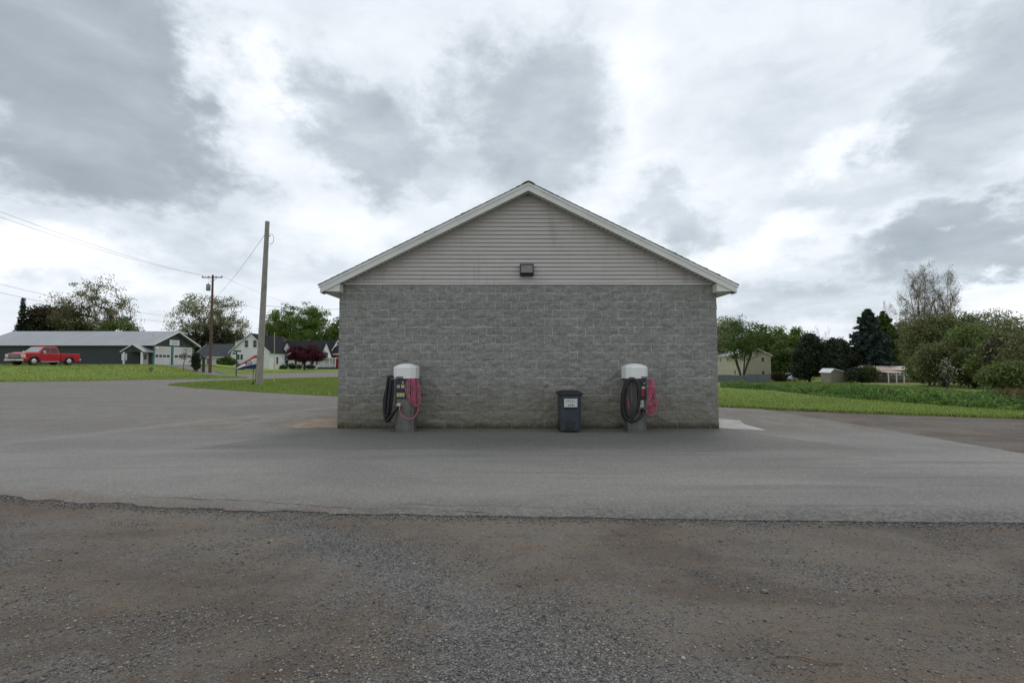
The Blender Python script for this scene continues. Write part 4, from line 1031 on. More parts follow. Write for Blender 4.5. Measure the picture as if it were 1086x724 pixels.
def pickup():
    e = empty('pickup_truck', (0, 0, 0), 0, 'red crew-cab pickup truck with chrome bumper parked before the green building', 'truck')
    L = 5.85; HWd = .99                                # x forward from the rear bumper 0..L
    def arch(cx_): return [(cx_ + .47 * math.cos(a), .42 + .46 * math.sin(a)) for a in [math.pi * k / 8 for k in range(9)]]
    def side(x0, x1, top, arcs, bot=.4):
        p = [(x0, bot)]
        p = [(x0, top[0][1])] + top[1:-1] + [(x1, top[-1][1])]
        p += [(x1, bot)]
        for cx_ in arcs: p += [q for q in arch(cx_) if q[1] > bot]
        p += [(x0, bot)]
        return p
    # cab + front body, with the fender tops bulged
    top = [(2.15, 1.2), (2.2, 1.21), (4.05, 1.24), (4.35, 1.28), (5.2, 1.24), (5.55, 1.17), (5.66, 1.06)]
    mb = MB(); pts = side(2.15, 5.66, top, [4.72]); mb.prism(pts, -HWd, HWd, 'y'); o = mb.build('body', M_carred, e); bevel(o, .1, 4)
    mb = MB(); mb.prism([(4.15, 1.24), (5.1, 1.22), (5.5, 1.17), (5.5, 1.2), (5.1, 1.32), (4.2, 1.36)], -.72, .72, 'y'); o = mb.build('hood', M_carred, e); bevel(o, .03)
    # bed
    mb = MB(); top = [(.12, 1.23), (.2, 1.24), (2.1, 1.24), (2.12, 1.2)]
    pts = side(.12, 2.12, top, [1.25]); mb.prism(pts, -HWd, -HWd + .12, 'y'); mb.prism(pts, HWd - .12, HWd, 'y')
    mb.box(.12, .2, -HWd + .121, HWd - .121, .55, 1.235); mb.box(2.02, 2.11, -HWd + .121, HWd - .121, .55, 1.23); mb.box(.2, 2.02, -HWd + .121, HWd - .121, .55, .72)
    o = mb.build('bed', M_carred, e); bevel(o, .03, 2)
    # greenhouse
    def cab(x0, x1, y_, z): return [(x0, -y_, z), (x1, -y_, z), (x1, y_, z), (x0, y_, z)]
    mb = MB(); mb.loft([cab(2.2, 4.3, .93, 1.2), cab(2.34, 3.6, .76, 1.9), cab(2.5, 3.45, .7, 1.95)], True, False); o = mb.build('cab', M_carred, e); bevel(o, .035, 2)
    def on(z): t = (z - 1.2) / .7; return .93 - .17 * t, 2.2 + .12 * t, 4.3 - .7 * t
    for s_ in (-1, 1):
        for (xa, xb, xc, xd) in ((2.42, 3.02, 2.98, 2.5), (3.12, 4.08, 3.62, 3.14)):
            mb = MB(); q = []
            for (xx, z) in ((xa, 1.27), (xb, 1.27), (xc, 1.81), (xd, 1.81)): q.append((xx, s_ * (on(z)[0] + .012), z))
            q2 = [(a, b - s_ * .02, c) for a, b, c in q]; mb.add(q + q2, [(0, 1, 2, 3), (4, 7, 6, 5), (0, 4, 5, 1), (1, 5, 6, 2), (2, 6, 7, 3), (3, 7, 4, 0)]); mb.build('side_window', M_glass, e)
        mb = MB(); mb.loft([[(a, s_ * 1.0 + b, c) for a, b, c in ((3.95, 0, 1.25), (3.83, 0, 1.25), (3.83, 0, 1.45), (3.95, 0, 1.45))], [(a, s_ * 1.22 , c) for a, b, c in ((3.97, 0, 1.23), (3.85, 0, 1.23), (3.85, 0, 1.48), (3.97, 0, 1.48))]], True, False); mb.build('mirror', M_chrome, e)
        for dx in (2.55, 3.22):
            mb = MB(); mb.box(dx - .1, dx + .12, s_ * (HWd + .002), s_ * (HWd + .03), 1.08, 1.12); mb.build('door_handle', M_carred, e)
        mb = MB(); mb.box(2.3, 4.1, min(s_ * .9, s_ * 1.06), max(s_ * .9, s_ * 1.06), .33, .4); mb.build('running_board', M_chrome, e)
        mb = MB()
        for xx in (2.16, 3.08, 4.1): mb.box(xx - .008, xx + .008, s_ * (HWd + .0005), s_ * (HWd + .003), .55, 1.16)
        mb.build('door_seam', M_grille, e)
    mb = MB(); q = [(4.27, -.8, 1.26), (4.27, .8, 1.26), (3.68, .68, 1.83), (3.68, -.68, 1.83)]; nx_ = Vector((.65, 0, .75)) * .014
    mb.add([tuple(Vector(p) + nx_) for p in q] + [tuple(Vector(p) - nx_) for p in q], [(0, 1, 2, 3), (4, 7, 6, 5), (0, 4, 5, 1), (1, 5, 6, 2), (2, 6, 7, 3), (3, 7, 4, 0)]); mb.build('windscreen', M_wsh, e)
    mb = MB(); mb.box(5.64, 5.7, -.64, .64, .68, 1.12); o = mb.build('grille', M_grille, e)
    mb = MB(); mb.box(5.702, 5.72, -.64, .64, .83, .88); mb.box(5.702, 5.72, -.66, .66, 1.02, 1.06); mb.build('grille_bar', M_chrome, e)
    mb = MB(); mb.box(5.6, 5.82, -.98, .98, .42, .62); o = mb.build('front_bumper', M_chrome, e); bevel(o, .08, 3)
    mb = MB(); mb.box(5.822, 5.84, -.28, .28, .5, .63); mb.build('number_plate', M_whl, e)
    mb = MB(); mb.box(-.05, .14, -.98, .98, .48, .66); o = mb.build('rear_bumper', M_chrome, e); bevel(o, .03)
    for s_ in (-1, 1):
        mb = MB(); mb.box(5.5, 5.69, min(s_ * .66, s_ * .995), max(s_ * .66, s_ * .995), .82, 1.1); o = mb.build('headlight', M_hl, e); bevel(o, .02)
        mb = MB(); mb.box(5.4, 5.68, min(s_ * .7, s_ * .998), max(s_ * .7, s_ * .998), .7, .785); mb.build('turn_signal', M_fog, e)
        mb = MB(); mb.box(.1, .2, min(s_ * .88, s_ * .998), max(s_ * .88, s_ * .998), .8, 1.15); mb.build('tail_light', M_redl, e)
        for cx_ in (1.25, 4.72): wheel(e, cx_, s_ * .86, .41, .27, s_)
    mb = MB(); mb.box(.3, 5.5, -.78, .78, .36, .56)
    for cx_ in (1.25, 4.72): mb.box(cx_ - .5, cx_ + .5, -.72, .72, .5, 1.0)
    mb.build('chassis', M_grille, e)
    for s_ in (-1, 1):
        for cx_ in (1.25, 4.72):
            mb = MB(); mb.tube([(cx_ + .5 * math.cos(a), s_ * (HWd + .004), .42 + .49 * math.sin(a)) for a in [math.pi * k / 10 for k in range(11)]], .035, 6); mb.build('wheel_arch_trim', M_grille, e)
    return e
tk = pickup(); h = Vector((-.06, -1, 0)).normalized()
ty = 48.2; tx = AX(47, ty); tz = AZ(387.3, 46); tk.rotation_euler.z = math.atan2(h.y, h.x)
off = h * 2.9; tk.location = (tx - off.x, ty - off.y, terr(tx, ty) + .07)

M_silver = simple('silver_car_paint', (.42, .43, .44), .3, .1, 1, coat=.4); M_bluec = simple('blue_car_paint', (.12, .15, .26), .3, .1, 1, coat=.4)
def small_car(name, label, x, y, rz, m, van=False):
    e = empty(name, (x, y, terr(x, y) + .02), rz, label, 'van' if van else 'car')
    H1 = 1.75 if van else 1.42
    pts = [(-2.1, .35), (-2.15, .75), (-2.05, .95), (2.0, .9) if not van else (2.0, .95), (2.15, .7), (2.12, .35)] 
    pts = [(-2.1, .3), (-2.18, .7), (-2.05, .98), (1.1, .98), (2.0, .84), (2.15, .6), (2.1, .3)]
    mb = MB(); mb.prism(pts, -.85, .85, 'y'); o = mb.build('body', m, e); bevel(o, .08, 3)
    q = lambda x0, x1, y_, z: [(x0, -y_, z), (x1, -y_, z), (x1, y_, z), (x0, y_, z)]
    mb = MB(); mb.loft([q(-2.0 if van else -1.7, 1.25, .8, .96), q(-1.85 if van else -1.1, .45, .64, H1 - .04), q(-1.7 if van else -1.0, .35, .58, H1)], True, False); o = mb.build('cab', m, e); bevel(o, .04)
    for s_ in (-1, 1):
        for (a, b, c, d_) in ((-1.5, -.35, -.4, -1.15), (-.25, .95, .42, -.22)):
            mb = MB(); z0, z1 = 1.02, H1 - .12; ya, yb = .8 - .16 * (z0 - .96) / (H1 - 1) + .012, .8 - .16 * (z1 - .96) / (H1 - 1) + .012
            v_ = [(a, s_ * ya, z0), (b, s_ * ya, z0), (c, s_ * yb, z1), (d_, s_ * yb, z1)]; mb.add(v_ + [(p[0], p[1] - s_ * .02, p[2]) for p in v_], [(0, 1, 2, 3), (4, 7, 6, 5), (0, 4, 5, 1), (1, 5, 6, 2), (2, 6, 7, 3), (3, 7, 4, 0)]); mb.build('side_window', M_glass, e)
        for cx_ in (-1.35, 1.3): wheel(e, cx_, s_ * .76, .32, .2, s_)
        mb = MB(); mb.box(2.0, 2.13, min(s_ * .5, s_ * .8), max(s_ * .5, s_ * .8), .62, .76); mb.build('headlight', M_hl, e)
    mb = MB(); v_ = [(1.2, -.7, 1.02), (1.2, .7, 1.02), (.52, .56, H1 - .1), (.52, -.56, H1 - .1)]; mb.add([(a + .03, b, c + .03) for a, b, c in v_] + v_, [(0, 1, 2, 3), (4, 7, 6, 5), (0, 4, 5, 1), (1, 5, 6, 2), (2, 6, 7, 3), (3, 7, 4, 0)]); mb.build('windscreen', M_wsh, e)
    return e
small_car('parked_van', 'bluish van parked left of the silver car by the dark cedars', AX(834.5, 104), 104, R(200), M_bluec, True)
small_car('parked_car', 'silver car parked beside the dark cedar tree', AX(845, 101), 101, R(190), M_silver)

# ------------------------------------------------------------------ vegetation
def fast_mesh(name, verts, quads, m, parent=None):
    me = bpy.data.meshes.new(name); nv, nf = len(verts), len(quads); k = quads.shape[1]
    me.vertices.add(nv); me.vertices.foreach_set('co', verts.astype(np.float32).ravel())
    me.loops.add(nf * k); me.loops.foreach_set('vertex_index', quads.astype(np.int32).ravel())
    me.polygons.add(nf); me.polygons.foreach_set('loop_start', np.arange(nf, dtype=np.int32) * k)
    me.update(calc_edges=True); me.materials.append(m)
    o = bpy.data.objects.new(name, me); col.objects.link(o)
    if parent: o.parent = parent
    return o
def leaves(name, centers, size, m, parent, rng, elong=1.5, droop=0.0):
    c = np.asarray(centers); nL = len(c)
    a = rng.normal(size=(nL, 3)); a /= np.linalg.norm(a, axis=1)[:, None] + 1e-9
    if droop: a[:, 2] -= droop; a /= np.linalg.norm(a, axis=1)[:, None]
    b = rng.normal(size=(nL, 3)); b -= (b * a).sum(1)[:, None] * a; b /= np.linalg.norm(b, axis=1)[:, None] + 1e-9
    s = size * rng.uniform(.55, 1.35, nL)[:, None]
    A_ = a * s * elong * .5; B_ = b * s * .5
    v = np.stack([c - A_, c + B_ * .8, c + A_, c - B_ * .8], 1).reshape(-1, 3)
    q = np.arange(nL * 4).reshape(-1, 4)
    return fast_mesh(name, v, q, m, parent)

def tree(name, label, cat, x, y, h, cr, trunk_h, mb_, ml, seed, K=90, per=60, leaf=.2, spread=.5, shape='round', squash=1.0, trunks=1, r0=.25, group=None, twig=.02, bottom=.25, sink=0.0, droop=0.0, hollow=.35):
    h = max(h, .3); rng = np.random.default_rng(seed); z0 = terr(x, y) - sink
    e = empty(name, (x, y, z0), rng.uniform(0, 6.28), label, cat, group)
    nodes = []; par = []
    def addn(p, pr): nodes.append(np.array(p, float)); par.append(pr); return len(nodes) - 1
    for t in range(trunks):
        ang = 2 * math.pi * t / trunks + rng.uniform(0, 1); lean = 0 if trunks == 1 else .32
        base = addn((math.cos(ang) * .12 * (trunks > 1), math.sin(ang) * .12 * (trunks > 1), -.15), -1)
        pr = base; top_h = trunk_h if trunks == 1 else trunk_h * rng.uniform(.9, 1.4)
        for k in range(1, 5):
            f = k / 4; wob = rng.normal(size=2) * .04 * h * .2
            pr = addn((math.cos(ang) * (.12 * (trunks > 1) + lean * top_h * f ** 1.3) + wob[0] * f, math.sin(ang) * (.12 * (trunks > 1) + lean * top_h * f ** 1.3) + wob[1] * f, top_h * f), pr)
        if shape in ('round', 'bare'):
            for k in range(1, 4):
                pr = addn((nodes[pr][0] + rng.normal() * .05 * cr, nodes[pr][1] + rng.normal() * .05 * cr, top_h + (h * .8 - top_h) * k / 4), pr)
    # envelope of clumps
    ch = h - trunk_h * bottom * 2 if False else h - trunk_h * (1 - bottom); zb = h - ch
    pts = []; lobes = [(rng.normal(size=3), rng.uniform(.75, 1.12)) for _ in range(9)]
    lobes = [(v / np.linalg.norm(v), s) for v, s in lobes]
    while len(pts) < K:
        u = rng.normal(size=3); u /= np.linalg.norm(u); r = rng.uniform(hollow, 1) ** .5
        s = 1.0
        for v, k_ in lobes:
            d_ = float(u @ v)
            if d_ > .6: s *= 1 + (k_ - 1) * (d_ - .6) / .4
        if u[2] < 0 and shape == 'round': u[2] *= .75
        if shape == 'umbrella' and u[2] < 0: u[2] *= .3
        p = np.array([u[0] * cr * r * s, u[1] * cr * r * s, zb + ch * .5 + u[2] * ch * .5 * r * s * squash])
        if shape == 'bare': p[2] = zb + ch * .5 + u[2] * ch * .5 * r; wf = .35 + .65 * min(1, max(0, (p[2] - zb) / ch * 1.7)); p[0] *= wf; p[1] *= wf
        if shape == 'egg': wf = 1.12 - .62 * max(0, (p[2] - zb) / ch) ** 1.5; p[0] *= wf; p[1] *= wf
        if p[2] > .15 * (trunk_h if shape != 'bush' else 0): pts.append(p)
    start = np.array([0, 0, trunk_h]); pts.sort(key=lambda p: np.linalg.norm(p - start)); tips = []
    for p in pts:
        arr = np.array(nodes); dv = p - arr; dist = np.linalg.norm(dv, axis=1); pen = dist + np.maximum(0, arr[:, 2] - p[2] + .3 * dist) * .9 + (arr[:, 2] < trunk_h * .55) * 50
        j = int(np.argmin(pen)); L = dist[j]
        mid = arr[j] + dv[j] * .5 + rng.normal(size=3) * L * .09; mid[2] += L * .06
        if shape == 'bare': mid[2] -= 0
        q = addn(mid, j); q = addn(p, q); tips.append(q)
    cnt = np.zeros(len(nodes))
    for i in range(len(nodes) - 1, -1, -1):
        cnt[i] += 1 if i in tips or cnt[i] == 0 else 0
        if par[i] >= 0: cnt[par[i]] += cnt[i]
    mx = max(cnt[i] for i in range(len(nodes)) if par[i] < 0)
    rad = np.maximum(twig, r0 * (cnt / mx) ** .5)
    mt = MB(); ml_ = MB()
    for i in range(len(nodes)):
        if par[i] < 0: continue
        j = par[i]; r1 = rad[j] if rad[j] < rad[i] * 1.6 else rad[i] * 1.25
        tgt = mt if rad[i] > r0 * .45 else ml_
        tgt.tube([nodes[j], nodes[i]], [min(r1, rad[j]), rad[i]], 8 if rad[i] > .1 else (5 if rad[i] > .04 else 3), False)
    if shape == 'bare':                                   # extra fine twigs
        for i in tips:
            for k in range(9):
                d_ = nodes[i] - nodes[par[i]]; d_ = d_ / (np.linalg.norm(d_) + 1e-6) + rng.normal(size=3) * .5; d_[2] += .25; d_ /= np.linalg.norm(d_)
                s0 = nodes[i] + (nodes[par[i]] - nodes[i]) * rng.uniform(0, .8); L = rng.uniform(.5, 1.2)
                m1 = s0 + d_ * L * .5 + rng.normal(size=3) * .06; ml_.tube([s0, m1, s0 + d_ * L + np.array([0, 0, .08])], [twig * .9, twig * .7, twig * .35], 3, False)
                for _ in range(2):
                    e2 = m1 + (d_ + rng.normal(size=3) * .55) * L * .4; ml_.tube([m1, e2], [twig * .5, twig * .3], 3, False)
    if mt.v: mt.build('trunk', mb_, e)
    if ml_.v: ml_.build('branches', mb_, e)
    if per:
        C_ = []
        for i in tips:
            n_ = rng.poisson(per * rng.uniform(.45, 1.5)); sp = spread * rng.uniform(.6, 1.25)
            c = nodes[i] + np.clip(rng.normal(size=(n_, 3)), -1.7, 1.7) * sp * np.array([1, 1, .7]); C_.append(c)
        C_ = np.concatenate(C_); C_ = C_[C_[:, 2] > .02]
        leaves('crown', C_, leaf, ml, e, rng, 1.5, droop)
    return e

def conifer(name, label, x, y, h, r, ml, mbk, seed, leaf=.28, group=None, low=.06, dens=1.0):
    rng = np.random.default_rng(seed); z0 = terr(x, y); e = empty(name, (x, y, z0), rng.uniform(0, 6), label, 'tree', group)
    mb = MB(); mb.tube([(0, 0, -.2), (0, 0, h * .5), (.05, 0, h * .99)], [.02 * h, .011 * h, .02], 8); mb.build('trunk', mbk, e)
    C_ = []; br = MB(); z = h * low; 
    while z < h * .99:
        f = (z / h - low) / (1 - low); rr = r * (1 - f) ** .68 * rng.uniform(.78, 1.12) + .12
        nb = max(4, int(9 * dens * (1 - f * .4))); a0 = rng.uniform(0, 6)
        for k in range(nb):
            a = a0 + 2 * math.pi * k / nb + rng.normal() * .2; L = rr * rng.uniform(.65, 1.12); up = .25 - .55 * (1 - f)
            d_ = np.array([math.cos(a), math.sin(a), up * .5])
            br.tube([(0, 0, z), tuple(np.array([0, 0, z]) + d_ * L * .55), tuple(np.array([0, 0, z + .08 * L]) + d_ * L)], [.03, .02, .008], 3, False)
            n_ = int(26 * dens * max(.3, L)); t = rng.uniform(.15, 1.02, n_) ** .8
            c = np.array([0, 0, z]) + d_ * (L * t)[:, None]; side = np.array([-math.sin(a), math.cos(a), 0]); w_ = rng.normal(size=n_) * .16 * L * (1.1 - t)
            c += side * w_[:, None]; c[:, 2] -= rng.uniform(0, .35, n_) * (.3 + .4 * t) * min(1, L); C_.append(c)
        z += max(.16, .028 * h) * rng.uniform(.8, 1.2)
    br.build('branches', mbk, e); C_ = np.concatenate(C_); leaves('needles', C_, leaf, ml, e, rng, 1.9, .5)
    return e

B_dark = simple('dark_bark', (.055, .048, .04), .95, .3, 5, 0, .01)
B_grey = simple('grey_bark', (.13, .12, .105), .95, .3, 5, 0, .01)
B_red = simple('reddish_twig_bark', (.14, .10, .085), .95, .3, 5)
L_fresh = leaf_mat('fresh_leaves', (.09, .16, .025), (.14, .22, .04), (.2, .27, .07))
L_pale = leaf_mat('pale_spring_leaves', (.15, .18, .07), (.22, .24, .11), (.3, .3, .18))
L_bud = leaf_mat('reddish_budding_leaves', (.14, .15, .06), (.18, .18, .08), (.23, .15, .1))
L_olive = leaf_mat('olive_leaves', (.055, .075, .022), (.09, .105, .035), (.13, .14, .055))
L_mid = leaf_mat('mid_green_leaves', (.06, .105, .022), (.095, .15, .034), (.14, .19, .05))
L_darkb = leaf_mat('dark_brown_green_leaves', (.032, .036, .018), (.055, .05, .026), (.08, .06, .03), .2)
L_cedar = leaf_mat('dark_cedar_needles', (.02, .032, .017), (.034, .05, .024), (.06, .075, .032), .1)
L_spruce = leaf_mat('blue_green_needles', (.026, .045, .038), (.042, .068, .054), (.07, .1, .07), .1)
L_purple = leaf_mat('purple_leaves', (.042, .007, .013), (.075, .01, .02), (.12, .016, .03), .3)
L_thick = leaf_mat('thicket_leaves', (.1, .11, .045), (.135, .148, .056), (.19, .2, .085))
L_thick2 = leaf_mat('thicket_green_leaves', (.09, .125, .034), (.13, .17, .048), (.19, .23, .08))
L_blossom = leaf_mat('white_blossom', (.4, .4, .33), (.5, .48, .42), (.1, .13, .05))

def T(kind, px, topy, Y, wpx, label, th, **kw):
    kw.setdefault('hollow', .08)
    x = AX(px, Y); h = AZ(topy, Y) - terr(x, Y); cr = wpx / F * Y / 2
    return tree(kind, label, kw.pop('cat', 'tree'), x, Y, h, cr, h * th, **kw)
gl = 'trees behind the green building'; gs = 'trees behind the white houses'; gr = 'trees and thicket at the edge of the field'
# left side
T('budding_tree', 101, 291, 86, 76, 'tall airy budding tree rising behind the green building', .22, mb_=B_dark, ml=L_bud, seed=3, K=240, per=60, leaf=.19, spread=.55, r0=.42, twig=.04, group=gl, bottom=.6)
conifer('spruce_tree', 'narrow dark spire of a spruce at the left end of the green roof', AX(21.5, 82), 82, AZ(313, 82) - 1, 1.1, L_cedar, B_dark, 5, .3, gl)
T('brown_tree', 38, 319, 84, 30, 'dark brownish tree beside the narrow spruce spire behind the green building', .15, mb_=B_dark, ml=L_darkb, seed=11, K=90, per=130, leaf=.3, spread=.7, group=gl, bottom=.8)
T('brown_tree', 60, 323, 88, 34, 'dark rounded tree left of the tall airy budding tree', .15, mb_=B_dark, ml=L_darkb, seed=12, K=90, per=130, leaf=.3, spread=.75, group=gl, bottom=.8)
T('olive_tree', 78, 330, 84, 34, 'olive green tree at the foot of the tall budding tree', .15, mb_=B_dark, ml=L_olive, seed=13, K=80, per=120, leaf=.3, spread=.7, group=gl, bottom=.8)
T('green_tree', 124, 338, 82, 34, 'low green tree on the right below the tall budding tree', .15, mb_=B_dark, ml=L_mid, seed=14, K=70, per=110, leaf=.28, spread=.6, group=gl, bottom=.8)
T('pale_tree', 222, 304, 112, 80, 'wide pale spring tree behind the brown utility pole', .25, mb_=B_dark, ml=L_pale, seed=21, K=260, per=70, leaf=.24, spread=.75, r0=.5, twig=.05, group=gs, bottom=.6, squash=.95)
for i, (p, t_, Y, w_) in enumerate(((203, 350, 105, 26), (222, 347, 108, 30), (243, 352, 110, 26))):
    T('olive_tree', p, t_, Y, w_, ['olive understorey tree just behind the right roof corner of the green building', 'olive understorey tree low behind the brown utility pole', 'olive understorey tree touching the white house dormer'][i], .1, mb_=B_dark, ml=L_darkb if i != 2 else L_olive, seed=30 + i, K=70, per=120, leaf=.36, spread=.9, group=gs, bottom=.9)
T('green_tree', 303, 322, 132, 44, 'left half of the leafy green pair above the white cottage roof', .2, mb_=B_dark, ml=L_fresh, seed=41, K=190, per=110, leaf=.3, spread=.8, r0=.4, group=gs, bottom=.7)
T('green_tree', 331, 320, 128, 46, 'right half of the leafy green pair above the purple tree', .2, mb_=B_dark, ml=L_fresh, seed=42, K=190, per=110, leaf=.3, spread=.8, r0=.4, group=gs, bottom=.7)
T('green_tree', 287, 338, 140, 26, 'paler small tree left of the leafy green pair', .2, mb_=B_dark, ml=L_pale, seed=43, K=70, per=60, leaf=.42, spread=1.0, group=gs, bottom=.7)
T('green_tree', 358, 338, 126, 22, 'green tree peeking out beside the left eave of the block building', .2, mb_=B_dark, ml=L_mid, seed=44, K=70, per=90, leaf=.4, spread=.9, group=gs, bottom=.7)
T('purple_tree', 323, 364, 90, 40, 'round purple-leaved ornamental tree in front of the white cottage', .3, mb_=B_dark, ml=L_purple, seed=51, K=150, per=170, leaf=.17, spread=.4, shape='umbrella', r0=.2, bottom=.9)
T('topped_shrub', 241, 377.5, 84, 21, 'round-topped green shrub on a thin stem before the low white house', .45, mb_=B_dark, ml=L_mid, seed=52, K=70, per=110, leaf=.15, spread=.24, shape='umbrella', r0=.1, bottom=.9, cat='shrub')
T('round_evergreen', 207.5, 372, 60, 6, 'dark narrow evergreen shrub at the right corner of the green building', .08, mb_=B_dark, ml=L_cedar, seed=53, K=50, per=90, leaf=.13, spread=.18, shape='egg', cat='shrub', bottom=.9)
T('sapling', 195, 368, 58, 8, 'thin sapling standing in front of the right garage door', .4, mb_=B_grey, ml=L_bud, seed=54, K=26, per=10, leaf=.1, spread=.2, r0=.05, twig=.012, cat='young tree')
T('staked_seedling', 160, 388, 52, 4, 'tiny yellowish seedling on the left lawn near the porch', .2, mb_=B_grey, ml=L_pale, seed=55, K=14, per=14, leaf=.08, spread=.1, r0=.03, twig=.01, cat='young tree')
shr = [(254, 95), (259.5, 95), (300.5, 101), (310, 101), (317, 101), (329, 101), (289, 101), (236, 98), (224, 98)]
sl = ['dark foundation shrub left of the street sign against the white house', 'dark foundation shrub right of the street sign against the white house', 'foundation shrub under the left cross gable of the white cottage',
      'foundation shrub just right of the left cross gable', 'foundation shrub left of the purple tree trunk', 'foundation shrub right of the purple tree trunk', 'foundation shrub between the white house and the cottage', 'low shrub left of the round-topped shrub trunk by the low white house', 'low shrub right of the utility pole by the low white house']
for i, (p, Y) in enumerate(shr):
    T('foundation_shrub', p, 386 + (i % 3) * .5, Y, 6.5 + (i % 2), sl[i], .1, mb_=B_dark, ml=L_cedar if i % 2 else L_mid, seed=60 + i, K=30, per=60, leaf=.16, spread=.22, r0=.05, cat='shrub', group='shrubs along the white houses', bottom=.9)

# right side
T('forked_tree', 787, 334, 91, 46, 'tree with forked dark trunk standing in front of the beige house', .42, mb_=B_dark, ml=L_mid, seed=71, K=170, per=60, leaf=.19, spread=.55, r0=.24, trunks=3, twig=.04, bottom=.55)
T('pale_tree', 770, 333, 116, 44, 'pale leafy tree behind the right eave of the block building', .2, mb_=B_grey, ml=L_pale, seed=72, K=170, per=110, leaf=.28, spread=.85, group=gr, bottom=.7)
T('fresh_tree', 806, 342, 128, 40, 'fresh green tree above the beige house gable', .2, mb_=B_dark, ml=L_mid, seed=73, K=120, per=90, leaf=.4, spread=.95, group=gr, bottom=.8)
T('fresh_tree', 828, 341, 132, 40, 'bright green tree between the beige house and the dark cedars', .2, mb_=B_dark, ml=L_fresh, seed=74, K=120, per=90, leaf=.4, spread=.95, group=gr, bottom=.8)
T('fresh_tree', 832, 362, 116, 34, 'lower mid green tree over the small pale cottage', .15, mb_=B_dark, ml=L_mid, seed=75, K=90, per=110, leaf=.36, spread=.8, group=gr, bottom=.9)
T('fresh_tree', 851, 350, 128, 26, 'green tree top showing just left of the dark cedars', .15, mb_=B_dark, ml=L_fresh, seed=76, K=80, per=90, leaf=.38, spread=.9, group=gr, bottom=.9)
T('dark_cedar', 858, 353.5, 90, 34, 'left of the two broad dark cedars beside the parked vehicles', .05, mb_=B_dark, ml=L_cedar, seed=77, K=170, per=130, leaf=.26, spread=.5, shape='egg', group='dark cedars', bottom=.9, hollow=.5)
T('dark_cedar', 888, 354.5, 87, 40, 'right of the two broad dark cedars rising behind the tan shed', .05, mb_=B_dark, ml=L_cedar, seed=78, K=170, per=130, leaf=.26, spread=.5, shape='egg', group='dark cedars', bottom=.9, hollow=.5)
conifer('spruce_tree', 'tall blue-green spruce beside the dark cedars', AX(922, 86), 86, AZ(327, 86) - terr(70, 86), 4.9, L_spruce, B_dark, 81, .34, gr, dens=1.35)
conifer('pine_tree', 'greener pine directly behind the right side of the tall spruce', AX(938, 92), 92, AZ(330, 92) - terr(70, 92), 4.4, L_mid, B_dark, 82, .34, gr, dens=1.2)
def bare(label, px, topy, Y, wpx, seed, leaders=3, mbk=None, r0=.2, fine=1.0, buds=0):
    rng = np.random.default_rng(seed); x = AX(px, Y); z0 = terr(x, Y); h = AZ(topy, Y) - z0; hw_ = wpx / F * Y / 2
    e = empty('bare_tree', (x, Y, z0), 0, label, 'tree', gr); tr = MB(); br = MB(); tips_ = []
    def grow(p, d, L, r, depth, mb):
        segs = 5 if depth < 2 else 3; pts = [p]; rads = [r]
        for k in range(segs):
            d = d + rng.normal(size=3) * (.055 if depth == 0 else .1); d[2] += .05; d /= np.linalg.norm(d)
            p = p + d * L / segs; pts.append(p); rads.append(max(.006, r * (1 - .72 * (k + 1) / segs)))
            if depth < 5:
                nb = (3 if rng.uniform() < .45 * fine and 0 < depth < 4 else 2 if rng.uniform() < .6 * fine + .3 else 1) if not (depth == 0 and k == 0) else 0
                for _ in range(nb):
                    ax_ = rng.normal(size=3); ax_ -= ax_ @ d * d; ax_ /= np.linalg.norm(ax_); an = rng.uniform(.45, .85)
                    d2 = d * math.cos(an) + ax_ * math.sin(an); d2[2] += .12; d2 /= np.linalg.norm(d2)
                    L2 = L * (1 - .55 * (k + 1) / segs) * rng.uniform(.38, .62)
                    if L2 > .22: grow(p, d2, L2, rads[-1] * .62, depth + 1, br)
        mb.tube(pts, rads, 7 if depth == 0 else 3, False); tips_.append(p)
    for k in range(leaders):
        a = 2 * math.pi * k / leaders + rng.uniform(-.4, .4); t = rng.uniform(.5, .95) * hw_ / h * 1.0
        if leaders == 1: t = .03
        d = np.array([math.cos(a) * t, math.sin(a) * t, 1.0]); d /= np.linalg.norm(d)
        grow(np.array([math.cos(a) * .1, math.sin(a) * .1, -.1]), d, h * rng.uniform(.86, 1.0), r0, 0, tr)
    allv = np.array(tr.v + br.v); kz = h / allv[:, 2].max(); kx = hw_ / np.percentile(np.hypot(allv[:, 0], allv[:, 1]), 97)
    for q_ in (tr, br): q_.v = [(a * kx, b * kx, c * kz if c > 0 else c) for a, b, c in q_.v]
    tips_ = [t_ * np.array([kx, kx, kz]) for t_ in tips_]
    tr.build('trunk', mbk or B_red, e); br.build('branches', mbk or B_red, e)
    if buds:
        c = np.array(tips_); c = np.repeat(c, buds, 0) + rng.normal(size=(len(c) * buds, 3)) * .15; leaves('crown', c, .09, L_bud, e, rng)
    return e
bare('faint bare tree top behind the gap between the dark cedars', 872, 343, 110, 20, 83, 2, B_grey, .12, .6)
bare('tallest leafless tree rising above the thicket', 977, 277, 66, 52, 84, 4, B_red, .17, 1.0, 1)
bare('slightly shorter leafless tree right of the tallest one', 1004, 281, 63, 40, 85, 3, B_red, .16, 1.0, 1)
bare('thin pale leafless tree between the spruce and the tallest bare tree', 950, 309, 95, 26, 86, 2, B_grey, .09, .7, 2)
